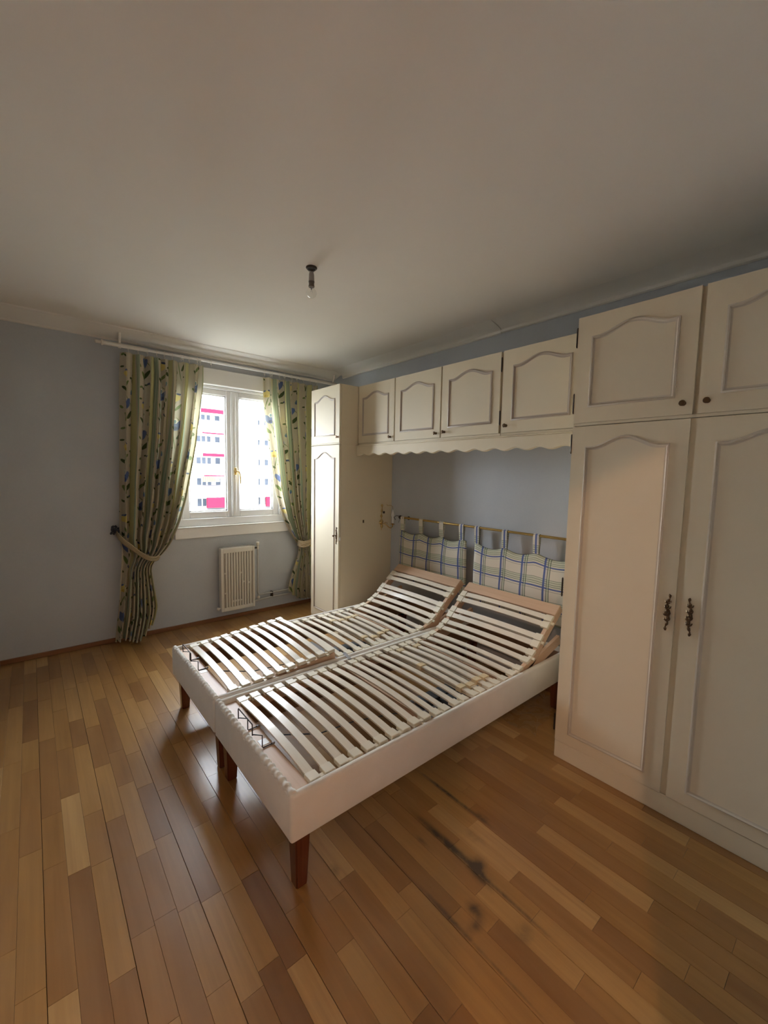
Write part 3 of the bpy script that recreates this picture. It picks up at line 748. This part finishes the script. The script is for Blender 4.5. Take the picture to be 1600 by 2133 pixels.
# tie-backs
def tieback(label, path, wd):
    b = MB(); n = len(path); rows = []
    for i, (x, y, z) in enumerate(path):
        row = []
        for k in range(9):
            t = -1+k/4; bulge = .004*math.cos(k*PI*1.0)
            row.append(b.b.verts.new((x+.12*wd*t, y-.006+bulge*.8-.004*(1-t*t), z+wd*t*(1+.12*math.sin(i*.9)))))
        rows.append(row)
    for i in range(n-1):
        for k in range(8): b.b.faces.new([rows[i][k], rows[i][k+1], rows[i+1][k+1], rows[i+1][k]])
    r = b.build('curtain_tieback', 'cord', smooth=True)
    sm = r.modifiers.new('thick', 'SOLIDIFY'); sm.thickness = .004
    return tag(r, label, 'tieback')
tieback('twisted cloth tieback gathering the left curtain, looped from the dark holdback', [(.535, 4.13, .965), (.545, 4.06, .935), (.575, 4.02, .895), (.620, 4.005, .850), (.670, 4.00, .800), (.720, 3.998, .760), (.765, 4.01, .735), (.805, 4.03, .728), (.835, 4.06, .732), (.850, 4.09, .745)], .020)
tieback('green cloth tieback gathering the right curtain beside the narrow cabinet', [(2.215, 4.09, .735), (2.225, 4.05, .722), (2.255, 4.025, .715), (2.30, 4.015, .725), (2.35, 4.01, .745), (2.40, 4.02, .77), (2.44, 4.05, .79)], .032)
hb = MB()
rr = random.Random(5)
for k in range(26):
    a = rr.uniform(0, 2*PI); r_ = rr.uniform(.0, .030); c = Vector((.520+r_*math.cos(a), 4.165-rr.uniform(0, .035), .985+r_*math.sin(a)))
    hb.lathe([(0, 0), (.004, .008), (.012, .010), (.020, .006), (.024, 0)], c, (math.cos(a), -1.2, math.sin(a)), 7)
hb.lathe([(0, .018), (.03, .012), (.04, .02)], (.520, Y1-.001, .985), (0, -1, 0), 12)
tag(hb.build('curtain_holdback', 'tassel', smooth=True), 'dark rosette curtain holdback on the wall beside the left curtain', 'holdback')
hb = MB(); hb.lathe([(0, .018), (.004, .018), (.008, .006), (.05, .006), (.055, .018), (.065, .022), (.072, .014), (.075, 0)], (2.47, Y1-.001, .80), (0, -1, 0), 14)
tag(hb.build('curtain_holdback', 'tassel', smooth=True), 'holdback behind the narrow cabinet for the right curtain', 'holdback')

# ------------------------------------------------------------------ radiator and pipes
rd = thing('radiator', 'cream slotted steel radiator under the window', 'radiator', (1.56, 4.13, .107))
RX0, RX1, RZ0, RZ1, RYF, RYB = 1.392, 1.727, .107, .743, 4.098, 4.165
m = MB(); m.box(RX0, RX1, RYF+.012, RYB, RZ0, RZ1, .004); m.build('body', 'slot', rd)
m = MB(); m.box(RX0-.004, RX0+.022, RYF, RYB, RZ0, RZ1, .003); m.box(RX1-.016, RX1+.004, RYF, RYB, RZ0, RZ1, .003)
m.box(RX0+.022, RX1-.016, RYF, RYB, RZ1-.050, RZ1, .003); m.box(RX0+.022, RX1-.016, RYF, RYB, RZ0, RZ0+.038, .003)
m.build('casing', 'radiator', rd)
ns = 11; wx = (RX1-.016-RX0-.022)/ns
for k in range(ns-1):
    xx = RX0+.022+wx*(k+1)
    m = MB(); m.box(xx-.0072, xx+.0072, RYF, RYF+.016, RZ0+.036, RZ1-.048, .002); m.build('rib', 'radiator', rd)
for k, zz in ((0, .49), (0, .29), (6, .48), (7, .385), (9, .37), (3, .20), (4, .2), (5, .2), (6, .2)):
    xx = RX0+.022+wx*(k+.5); m = MB(); m.box(xx-wx/2+.005, xx+wx/2-.005, RYF+.003, RYF+.014, zz-.008, zz+.008, .002); m.build('bridge_tab', 'radiator', rd)
m = MB()
for k in range(24):
    xx = RX0+.03+(RX1-RX0-.06)*k/23; m.box(xx-.003, xx+.003, RYF+.014, RYB-.008, RZ1, RZ1+.003)
m.build('top_grille', 'radiator', rd)
m = MB(); m.tube([(RX0-.004, 4.13, .142), (RX0-.03, 4.13, .142)], .009, 10); m.lathe([(0, .013), (.02, .013), (.024, .008), (.028, 0)], (RX0-.03, 4.13, .142), (0, -1, 0), 10); m.build('bleed_valve', 'radiator', rd, smooth=True)
m = MB(); m.tube([(RX1+.004, 4.13, .715), (RX1+.040, 4.13, .715)], .009, 10); m.build('valve_joint', 'dark', rd, smooth=True)
m = MB(); m.lathe([(0, .009), (.02, .012), (.04, .010), (.045, .015), (.075, .017), (.08, .012), (.082, 0)], (RX1+.052, 4.135, .695), (0, 0, 1), 14); m.build('thermostat_knob', 'radiator', rd, smooth=True)
pp = thing('heating_pipes', 'grey painted heating pipes running low along the wall right of the radiator', 'pipes', (2.2, 4.15, .16))
m = MB(); m.tube([(1.779, 4.135, .700), (1.779, 4.14, .30), (1.781, 4.145, .235), (1.79, 4.15, .212), (1.815, 4.155, .204), (2.0, 4.158, .204), (2.70, 4.158, .204)], .0085, 10); m.build('pipe', 'pipe', pp, smooth=True)
m = MB(); m.tube([(RX1+.004, 4.14, .150), (1.80, 4.15, .152), (2.0, 4.158, .156), (2.70, 4.158, .158)], .0085, 10); m.build('pipe', 'pipe', pp, smooth=True)
m = MB(); m.lathe([(0, .014), (.022, .015), (.026, .010), (.03, 0)], (1.79, 4.150, .166), (0, 0, 1), 12); m.build('lockshield', 'radiator', pp, smooth=True)
for xx in (1.95, 2.35):
    m = MB(); m.box(xx-.008, xx+.008, 4.150, Y1-.001, .148, .214, .002); m.build('pipe_clip', 'dark', pp)

# ------------------------------------------------------------------ headboard rod and cushions
hr = thing('headboard_rod', 'thin brass rod on the wall above the bed head holding the cushions', 'rod', (2.65, 2.1, 1.10))
ZH = 1.098; XH = 2.655
bar('rod_tube', [(XH, 2.89, ZH), (XH, 1.12, ZH)], .0095, 'brass', hr, 12)
m = MB(); m.lathe([(0, .010), (.004, .016), (.010, .012), (.020, .018), (.030, .014), (.040, .006), (.046, 0)], (XH, 2.885, ZH), (0, 1, 0), 12)
m.build('finial', 'dark', hr, smooth=True)
for yy in (2.86, 1.15):
    m = MB(); m.tube([(X1-.001, yy, ZH-.01), (XH+.012, yy, ZH-.01)], .005, 8); m.lathe([(0, .018), (.005, .018), (.008, .010)], (X1-.001, yy, ZH-.01), (-1, 0, 0), 12)
    m.tube([(XH+.014, yy, ZH-.016), (XH, yy, ZH-.014), (XH-.013, yy, ZH-.002)], .004, 6); m.build('rod_bracket', 'dark', hr, smooth=True)
m = MB(); m.tube([(XH, 2.86, ZH), (XH-.01, 2.90, ZH-.02), (XH-.02, 2.905, ZH-.05)], .0018, 5); m.tube([(XH, 2.90, ZH+.01), (XH-.01, 2.95, ZH+.01), (XH-.02, 2.97, ZH-.005), (XH-.01, 2.96, ZH-.03)], .003, 6)
m.build('scroll_end', 'dark', hr, smooth=True)
def cushion(label, ya, yb, zt, zb, loops, seed, u0):
    nu, nv = 48, 26
    b = bmesh.new(); uvl = b.loops.layers.uv.new('UVMap'); rnd = random.Random(seed)
    XC = 2.655; th = .030
    def P(i, j, side):
        u = i/nu; v = j/nv; y = ya+(yb-ya)*u
        sag = 0
        ls = sorted(loops, reverse=True)
        for q, r in zip(ls, ls[1:]):
            if r <= y <= q: sag = -.030*math.sin(PI*(q-y)/(q-r))
        if y < ls[-1]: sag = -.020*min(1, (ls[-1]-y)/.1)*0.6
        z = zt+(zb-zt)*v + sag*(1-v)**3
        e = max(0, math.sin(PI*u))**.45*max(0, math.sin(PI*min(max(v, 0), 1)))**.45
        w = th*e*(1+.22*math.sin(u*7+seed)+.16*math.sin(v*9+u*5)) + .003*e*math.sin(u*34+math.sin(v*7)*2)*(1-v)
        return (XC - w*(1 if side == 0 else -.45), y+.006*math.sin(v*5+seed)*(u-.5), z)
    for side in (0, 1):
        g = [[b.verts.new(P(i, j, side)) for i in range(nu+1)] for j in range(nv+1)]
        for j in range(nv):
            for i in range(nu):
                f = b.faces.new([g[j][i], g[j][i+1], g[j+1][i+1], g[j+1][i]] if side == 0 else [g[j][i], g[j+1][i], g[j+1][i+1], g[j][i+1]])
                idx = ((i, j), (i+1, j), (i+1, j+1), (i, j+1)) if side == 0 else ((i, j), (i, j+1), (i+1, j+1), (i+1, j))
                for lp, (a, c) in zip(f.loops, idx): lp[uvl].uv = (u0+abs(yb-ya)*a/nu, 1.0+(zb-zt)*c/nv)
    bmesh.ops.remove_doubles(b, verts=b.verts, dist=1e-5)
    root = thing('headboard_cushion', label, 'cushion', (XC, (ya+yb)/2, zb), 'plaid cushions on the headboard rod')
    bmesh.ops.translate(b, vec=-Vector(root.location), verts=b.verts)
    me = bpy.data.meshes.new('cushion_body'); b.to_mesh(me); b.free(); me.materials.append(M['plaid']); me.polygons.foreach_set('use_smooth', [True]*len(me.polygons))
    o = bpy.data.objects.new('cushion_body', me); COL.objects.link(o); o.parent = root
    for ly in loops:
        b = bmesh.new(); uvl = b.loops.layers.uv.new('UVMap'); w = .023; r = .0115
        path = [(XH-.006, zt-.006), (XH-r, ZH-.03), (XH-r, ZH)] + [(XH-r*math.cos(a), ZH+r*math.sin(a)) for a in [k*PI/8 for k in range(1, 8)]] + [(XH+r, ZH), (XH+r, ZH-.03), (XH+.002, zt-.006)]
        rows = [[b.verts.new((x, ly+s*w, z)) for s in (1, 0, -1)] for x, z in path]
        acc = 0
        for k in range(len(rows)-1):
            dl = math.hypot(path[k+1][0]-path[k][0], path[k+1][1]-path[k][1])
            for c in range(2):
                f = b.faces.new([rows[k][c], rows[k][c+1], rows[k+1][c+1], rows[k+1][c]])
                for lp, (kk, cc) in zip(f.loops, ((k, c), (k, c+1), (k+1, c+1), (k+1, c))):
                    lp[uvl].uv = ((.075 if ly > 2.3 else .16)+cc*.023, .01+acc+(dl if kk > k else 0))
            acc += dl
        bmesh.ops.translate(b, vec=-Vector(root.location), verts=b.verts)
        me = bpy.data.meshes.new('hanging_loop'); b.to_mesh(me); b.free(); me.materials.append(M['plaid'])
        o = bpy.data.objects.new('hanging_loop', me); COL.objects.link(o); o.parent = root
        sm = o.modifiers.new('thick', 'SOLIDIFY'); sm.thickness = .0025
cushion('plaid hanging cushion at the bed head nearer the window, with four loops', 2.905, 2.105, .985, .52, [2.864, 2.620, 2.378, 2.160], 1.0, .152)
cushion('plaid hanging cushion at the bed head nearer the tall wardrobe', 2.030, 1.14, .978, .50, [2.005, 1.755, 1.502, 1.20], 2.3, .10)

# ------------------------------------------------------------------ the two adjustable slatted bed bases
def bed(label, ya, yb, lift, sl_list, seed, rety):
    """ya = window-side edge, yb = near edge"""
    rnd = random.Random(seed); XA, XB = .632, 2.625; ZB, ZTOP = .216, .394
    t = thing('bed_base', label, 'bed base', ((XA+XB)/2, (ya+yb)/2, 0), 'twin slatted bed bases')
    th = .030
    # padded fabric frame with a gathered roll along the foot
    m = MB()
    def pad(x0, x1, y0, y1):
        m.box(x0, x1, y0, y1, ZB, ZTOP, .011, 3)
    pad(XA, XB, yb, yb+th); pad(XA, XB, ya-th, ya); pad(XB-th, XB-.0007, yb+.004, ya-.004); pad(XA+.0007, XA+th, yb+.004, ya-.004)
    n = 150; pts, rs = [], []
    for i in range(n+1):
        y = yb+.012+(ya-yb-.024)*i/n
        pts.append((XA+.015, y, ZTOP-.004)); rs.append(.0135+.0020*math.sin(y*2*PI/.034+math.sin(y*23)*1.4)+.0008*math.sin(y*150))
    m.tube(pts, rs, 10)
    m.build('fabric_frame', 'fabric', t, smooth=True)
    m = MB()
    for a in ((XA+th, XB-th, yb+th, yb+th+.008), (XA+th, XB-th, ya-th-.008, ya-th), (XA+th, XA+th+.008, yb+th+.008, ya-th-.008), (XB-th-.008, XB-th, yb+th+.008, ya-th-.008)):
        m.box(a[0], a[1], a[2], a[3], ZB+.01, ZTOP-.03)
    m.box(1.60, 1.66, yb+th+.008, ya-th-.008, ZB+.02, ZB+.045)
    m.build('inner_frame', 'lining', t)
    for lx in (.690, 2.560):
        for ly in (yb+.050, ya-.050):
            q = MB(); a, c = .030, .022
            vs = [q.b.verts.new((lx+sx*r, ly+sy*r, z)) for z, r in ((ZB+.004, a), (0, c)) for sx, sy in ((-1, -1), (1, -1), (1, 1), (-1, 1))]
            q.b.faces.new(vs[:4][::-1]); q.b.faces.new(vs[4:])
            for k in range(4): q.b.faces.new([vs[k], vs[(k+1) % 4], vs[4+(k+1) % 4], vs[4+k]])
            bmesh.ops.bevel(q.b, geom=list(q.b.edges), offset=.004, segments=2, affect='EDGES')
            q.build('leg', 'legwood', t, smooth=True)
    # profile of the slat carrier (x, z of the slat top)
    z0 = .384
    def prof(x):
        if x <= 1.365: return z0+lift*max(0, x-.66)/.705, math.atan(lift/.705)
        tab = [(1.38, z0+.006), (2.00, z0+.004), (2.10, z0+.022), (2.19, z0+.052), (2.245, z0+.085), (2.30, z0+.136), (2.36, z0+.188), (2.42, z0+.238), (2.53, z0+.322)]
        for (xa, za), (xb, zb_) in zip(tab, tab[1:]):
            if x <= xb: return za+(zb_-za)*(x-xa)/(xb-xa), math.atan2(zb_-za, xb-xa)
        return tab[-1][1], math.atan2(.1, .11)
    ys0, ys1 = yb+.045, ya-.045
    yi0, yi1 = ys0+.030, ys1-.030
    def rail(pts, y, hw=.011, hh=.022):
        q = MB(); rows = []
        for i, (x, z) in enumerate(pts):
            x1, z1 = pts[min(i+1, len(pts)-1)]; x_, z_ = pts[max(i-1, 0)]
            d = Vector((x1-x_, 0, z1-z_)).normalized(); nn = Vector((-d.z, 0, d.x))
            c = Vector((x, y, z))
            rows.append([q.b.verts.new(c+Vector((0, sy*hw, 0))+nn*sn) for sy, sn in ((-1, 0), (1, 0), (1, -2*hh), (-1, -2*hh))])
        for A, B in zip(rows, rows[1:]):
            for k in range(4): q.b.faces.new([A[k], A[(k+1) % 4], B[(k+1) % 4], B[k]])
        q.b.faces.new(rows[0][::-1]); q.b.faces.new(rows[-1]); return q
    for y in (ys0+.004, ys1-.004):
        rail([(x, prof(x)[0]-.022) for x in (.668, 1.36)], y).build('side_rail', 'beechx', t)
        rail([(x, prof(x)[0]-.022) for x in (1.385, 1.99)], y).build('side_rail', 'beechx', t)
        rail([(x, prof(x)[0]-.014) for x in (2.005, 2.06, 2.12, 2.19, 2.245, 2.30, 2.36, 2.42, 2.53)], y, .012, .026).build('head_rail', 'beechx', t)
        yo = y-.002 if y < (ya+yb)/2 else y+.002
        rail([(2.02, z0-.030), (2.12, z0-.018), (2.25, z0+.022), (2.38, z0+.066), (2.54, z0+.110)], yo, .010, .030).build('lift_arm', 'beechx', t)
    # end boards
    pz = z0-.008
    q = MB(); q.box(.664, .728, ys0-.012, ys1+.012, pz-.018, pz, .003); fb = q.build('foot_board', 'beech', t)
    q = MB(); q.box(.678, .715, (ya+yb)/2-.045, (ya+yb)/2-.005, pz, pz+.0012); q.build('label', 'nub', fb)
    zz, an = prof(2.50); q = MB()
    zc = prof(2.488)[0]
    q.obox((2.492, (ya+yb)/2, zc-.010), (math.cos(an), 0, math.sin(an)), (0, 1, 0), (-math.sin(an), 0, math.cos(an)), .040, (ys1-ys0)/2+.014, .010, .003); q.build('head_board', 'beech', t)
    for xa, xb in ((1.372, 1.392), (1.985, 2.0)):
        q = MB(); q.box(xa, xb, ys0, ys1, z0-.07, z0-.03); q.build('cross_rail', 'beech', t)
    # slats
    def slat(x, w=.0185, bow=.016, drop=0.0, y0=None, y1=None, nm='slat'):
        z, a = prof(x); y0 = yi0-.008 if y0 is None else y0; y1 = yi1+.008 if y1 is None else y1
        q = MB(); rows = []; N_ = 10
        dx = Vector((math.cos(a), 0, math.sin(a))); nn = Vector((-math.sin(a), 0, math.cos(a)))
        for i in range(N_+1):
            s = i/N_; y = y0+(y1-y0)*s
            c = Vector((x, y, z-drop)) + nn*bow*(4*s*(1-s))
            rows.append([q.b.verts.new(c+dx*sx*w+nn*(-.008*k)) for sx, k in ((-1, 0), (1, 0), (1, 1), (-1, 1))])
        for A, B in zip(rows, rows[1:]):
            for k in range(4): q.b.faces.new([A[k], A[(k+1) % 4], B[(k+1) % 4], B[k]])
        q.b.faces.new(rows[0][::-1]); q.b.faces.new(rows[-1]); return q.build(nm, 'slat', t)
    foot = [.748+.0652*i for i in range(10)]
    mid = [1.412, 1.472, 1.548, 1.612]
    ten = [1.690, 1.748, 1.822, 1.882]
    head = [2.035, 2.100, 2.180, 2.232, 2.280, 2.316, 2.388, 2.428]
    for x in foot: slat(x, .0175, .015+.003*rnd.random())
    for x in mid: slat(x, .0165, .012)
    for x in ten:
        slat(x, .0165, .012); slat(x+.006, .0165, .006, .016, nm='tension_slat')
    slat(1.955, .0165, .012)
    for x in head: slat(x, .0175 if x < 2.2 else .0170, .010)
    allx = foot+mid+ten+[1.955]+head
    pairs = [(foot[i], foot[i+1]) for i in range(0, 10, 2)]+[(mid[0], mid[1]), (mid[2], mid[3]), (ten[0], ten[1]), (ten[2], ten[3])]+[(head[i], head[i+1]) for i in range(0, 8, 2)]+[(1.955,)]
    for pr_ in pairs:
        for side in (0, 1):
            yc, sg = (ys0+.012, -1) if side == 0 else (ys1-.012, 1)
            q = MB()
            for x in pr_:
                z, a = prof(x); dx = Vector((math.cos(a), 0, math.sin(a))); nn = Vector((-math.sin(a), 0, math.cos(a)))
                q.obox(Vector((x, yc, z))+nn*(-.006), dx, (0, 1, 0), nn, .0225, .024, .0095, .002)
            if len(pr_) == 2:
                x = sum(pr_)/2; z, a = prof(x); dx = Vector((math.cos(a), 0, math.sin(a))); nn = Vector((-math.sin(a), 0, math.cos(a)))
                q.obox(Vector((x, yc+sg*.010, z))+nn*(-.012), dx, (0, 1, 0), nn, (pr_[1]-pr_[0])/2, .010, .007, .0015)
                q.obox(Vector((x, yc+sg*.028, z))+nn*(-.014), dx, (0, 1, 0), nn, .009, .012, .005, .0015)
            q.build('slat_holder', 'plastic', t)
    for x, y in sl_list:
        z, a = prof(x); s = (y-yi0)/(yi1-yi0); q = MB()
        q.box(x-.023, x+.023, y-.019, y+.019, z+.012*4*s*(1-s)-.024, z+.012*4*s*(1-s)+.004, .002); q.build('firmness_slider', 'slider', t)
    # mattress retainer wire at the foot
    y1_, y2_ = rety; zb_ = .401
    q = MB(); r = .0026
    q.tube([(.722, y1_-.03, pz+.004), (.678, y1_-.03, pz+.003), (.676, y1_-.028, pz+.006), (.676, y1_-.028, zb_+.030), (.650, y1_, zb_+.030), (.646, y1_, zb_+.028), (.646, y1_, zb_+.072), (.646, y1_-.003, zb_+.075),
            (.646, y2_+.003, zb_+.075), (.646, y2_, zb_+.072), (.646, y2_, zb_+.028), (.650, y2_, zb_+.030), (.676, y2_-.028, zb_+.030), (.676, y2_-.028, pz+.006), (.678, y2_-.03, pz+.003), (.722, y2_-.03, pz+.004)], r, 8)
    rw = q.build('mattress_retainer', 'dark', t, smooth=True)
    for yy in (y1_-.03, y2_-.03):
        q = MB(); q.lathe([(0, .005), (.012, .005), (.014, .003), (.015, 0)], (.716, yy, pz+.005), (1, 0, 0), 10); q.build('end_cap', 'steel', rw, smooth=True)
    # drive unit and tubes under the slats
    ym = (ya+yb)/2
    q = MB(); q.tube([(1.40, ys0+.02, .300), (1.40, ys1-.02, .300)], .012, 10); q.tube([(1.92, ys0+.02, .300), (1.92, ys1-.02, .300)], .012, 10)
    q.tube([(1.40, ym-.09, .300), (1.92, ym-.09, .300)], .010, 8); q.tube([(1.40, ym-.20, .300), (1.92, ym-.20, .300)], .010, 8)
    q.box(1.44, 1.47, ym-.30, ym+.1, .285, .315); q.build('metal_tubes', 'steel', t, smooth=True)
    q = MB(); q.box(1.50, 1.84, ym-.185, ym-.105, .255, .335, .01, 2); q.box(1.60, 1.70, ym-.26, ym-.185, .265, .33, .008, 2); q.build('drive_motor', 'motor', t, smooth=True)
    q = MB(); q.tube([(1.60, ym-.15, .262), (1.4, ym-.05, .25), (1.2, ym+.02, .252), (1.0, ym+.03, .262), (.80, ym+.10, .30)], .003, 6); q.build('cable', 'motor', t, smooth=True)
    return t
bed('slatted adjustable bed base on the window side, foot slats catching the light', 2.792, 2.008, .060,
    [(1.690, 2.572), (1.748, 2.545), (1.822, 2.557), (1.882, 2.560), (1.690, 2.187), (1.748, 2.150), (1.822, 2.172), (1.882, 2.185)], 4, (2.585, 2.425))
bed('slatted adjustable bed base on the wardrobe side, its fabric corner towards the camera', 1.994, 1.210, .018,
    [(1.748, 1.880), (1.882, 1.868), (1.690, 1.640), (1.690, 1.345), (1.748, 1.330), (1.822, 1.345), (1.882, 1.340)], 5, (1.72, 1.57))
m = MB(); m.obox((1.425, 2.010, .3955), (.25, 1, 0), (-1, .25, 0), (0, 0, 1), .048, .011, .0018, .001)
m.tube([(1.425+.011, 2.05, .396), (1.425+.011, 2.05, .400)], .004, 8)
tag(m.build('joining_bracket', 'steel', smooth=True), 'small bright steel bracket lying across the joint of the two bed bases', 'bracket')
# crumpled clear plastic film behind the bed by the wardrobe
b = bmesh.new(); rnd = random.Random(9); n = 20; g = []
for i in range(n+1):
    row = []
    for j in range(n+1):
        u, v = i/n, j/n
        x = 2.16+.50*u+.02*math.sin(v*9); y = 1.215+.30*v+.03*math.sin(u*7)-.05*(1-u)
        z = .006+.030*abs(math.sin(u*11+v*4)*math.sin(v*9-u*5))*(.3+u)+.006*rnd.random()
        row.append(b.verts.new((x, y, z)))
    g.append(row)
for i in range(n):
    for j in range(n): b.faces.new([g[i][j], g[i+1][j], g[i+1][j+1], g[i][j+1]])
q = MB(); q.b.free(); q.b = b
tag(q.build('plastic_sheet', 'film', smooth='all'), 'crumpled clear plastic sheet on the floor under the bed beside the wardrobe', 'plastic')

# ------------------------------------------------------------------ hall lamp behind the doorway, and an added fill light
hl = thing('hall_light', 'small warm ceiling lamp in the hall behind the doorway', 'lamp', (-.75, -.52, ZC))
m = MB(); m.lathe([(0, .05), (-.02, .05), (-.025, .01), (-.24, .008)], (-.75, -.52, ZC), (0, 0, 1), 16); m.build('stem', 'brass', hl, smooth=True)
e_ = NT('lamp_glow'); em = e_.n('ShaderNodeEmission'); em.inputs[0].default_value = (1, .62, .42, 1); em.inputs[1].default_value = 30
e_.t.links.new(em.outputs[0], e_.out.inputs[0])
HL = bpy.data.lights.new('hall_lamp_light', 'POINT'); HL.energy = 17.0; HL.color = (1.0, .62, .42); HL.shadow_soft_size = .022
ho = bpy.data.objects.new('hall_lamp_light', HL); COL.objects.link(ho); ho.location = (-.75, -.52, 2.315)
HF = bpy.data.lights.new('added_fill_light', 'POINT'); HF.energy = 7.0; HF.color = (1.0, .80, .62); HF.shadow_soft_size = .09  # invented fill light, added out of view to lift the room's dark side
hf = bpy.data.objects.new('added_fill_light', HF); COL.objects.link(hf); hf.location = (.95, -1.35, 2.35)
fill_fixture = thing('hall_light', 'unseen round fill light added further back in the hall', 'lamp', (.95, -1.35, ZC))  # stem and bulb made up to go with the added fill light
m = MB(); m.lathe([(0, .06), (-.02, .06), (-.025, .01), (-.12, .008)], (.95, -1.35, ZC), (0, 0, 1), 16); m.build('stem', 'brass', fill_fixture, smooth=True)
m = MB(); m.lathe([(0, .02), (.02, .035), (.05, .04), (.07, .03), (.075, 0)], (.95, -1.35, 2.50), (0, 0, -1), 16)
bpy.data.objects['added_fill_light'].location.z = 2.32; m.build('bulb', e_.m, fill_fixture, smooth=True)
m = MB(); m.lathe([(0, 0), (.004, .012), (.014, .018), (.03, .018), (.04, .010), (.045, 0)], (-.75, -.52, 2.335), (0, 0, 1), 14); m.build('bulb', e_.m, hl, smooth=True)

# ------------------------------------------------------------------ outside: street and the block of flats across it
m = MB(); m.box(-60, 110, 5.5, 120, -14.2, -14.0); struct(m.build('ground', 'street'))
YB = 54.0
bd = thing('apartment_building', 'white block of flats with balconies and red awnings seen through the window', 'building', (20, YB, -14))
def bpart(name, boxes, mat, par=bd, label=None):
    m = MB()
    for q in boxes: m.box(*q)
    return m.build(name, mat, par, label=label)
bpart('wall', [(-10, 13.9, YB+.0, YB+12, -14, 10.6), (13.9, 19.2, YB+1.6, YB+12, -14, 10.6), (19.2, 23.4, YB, YB+12, -14, 10.6), (23.4, 28.5, YB+1.6, YB+12, -14, 10.6), (28.5, 60, YB, YB+12, -14, 10.6)], 'facade')
bpart('roof_slab', [(-10, 60, YB-.3, YB+12, 10.6, 10.9)], 'facade_slab')
bpart('penthouse', [(4, 50, YB+3.5, YB+11, 10.9, 13.4)], 'facade')
fl = [8.75, 6.10, 3.42, .80, -1.80, -4.45, -7.1, -9.8]
for k, z in enumerate(fl):
    for xa, xb in ((15.2, 19.2), (23.4, 28.5)):
        bpart('balcony_slab', [(xa-.5, xb, YB-.25, YB+1.6, z-.02, z+.22)], 'facade_slab')
        r_ = bpart('railing', [(xa, xb, YB-.2, YB-.14, z-1.72, z-1.05)] if k < 7 else [(xa, xb, YB-.2, YB-.14, z-1.7, z-1.0)], 'rail')
        bpart('balcony_front', [(xa-.3, xb, YB-.22, YB-.1, z-2.45, z-1.85)], 'facade_slab')
        ws = [(16.0, 16.5), (16.65, 17.1), (17.3, 17.75), (18.3, 18.9)] if xa < 20 else [(23.8, 24.3), (25.0, 25.5), (26.2, 26.8), (27.4, 28.0)]
        for a, c in ws:
            w_ = bpart('window', [(a-.06, c+.06, YB+1.52, YB+1.6, z-1.62, z-.18)], 'facade_slab')
            bpart('pane', [(a, c, YB+1.48, YB+1.52, z-1.56, z-.24)], 'facade_glass', w_)
    bpart('floor_joint', [(19.3, 20.9, YB-.03, YB, z-.12, z+.10), (21.0, 23.3, YB-.03, YB, z-.12, z+.10)], 'facade_line')
    w_ = bpart('window', [(19.6, 20.1, YB-.05, YB, z-1.2, z-.3)], 'facade_slab')
    if k in (1, 2, 4, 5): bpart('pane', [(19.68, 20.02, YB-.07, YB-.05, z-1.15, z-.35)], 'facade_glass', w_)
bpart('top_glazing', [(14.5, 19.2, YB-.1, YB+.1, 9.25, 10.05)], 'facade_glass')
bpart('awning', [(16.1, 19.1, YB-.5, YB-.3, 8.55, 9.02)], 'awning', label='rolled red awning')
bpart('awning', [(16.2, 19.1, YB-.4, YB-.3, 6.02, 6.20)], 'awning', label='rolled red awning')
bpart('awning', [(16.2, 19.1, YB-.5, YB-.3, 3.26, 3.66)], 'awning', label='rolled red awning')
bpart('awning', [(16.3, 19.1, YB-.4, YB-.3, .82, .98)], 'awning', label='rolled red awning')
bpart('awning', [(16.0, 18.0, YB-.9, YB-.3, .17, .80)], 'awning_y', label='yellow striped awning')
bpart('awning', [(16.5, 19.1, YB-.9, YB-.5, -3.05, -1.78)], 'awning', label='lowered red awning')
bpart('awning', [(24.2, 26.0, YB-.9, YB-.5, -3.1, -1.85)], 'awning', label='lowered red awning')
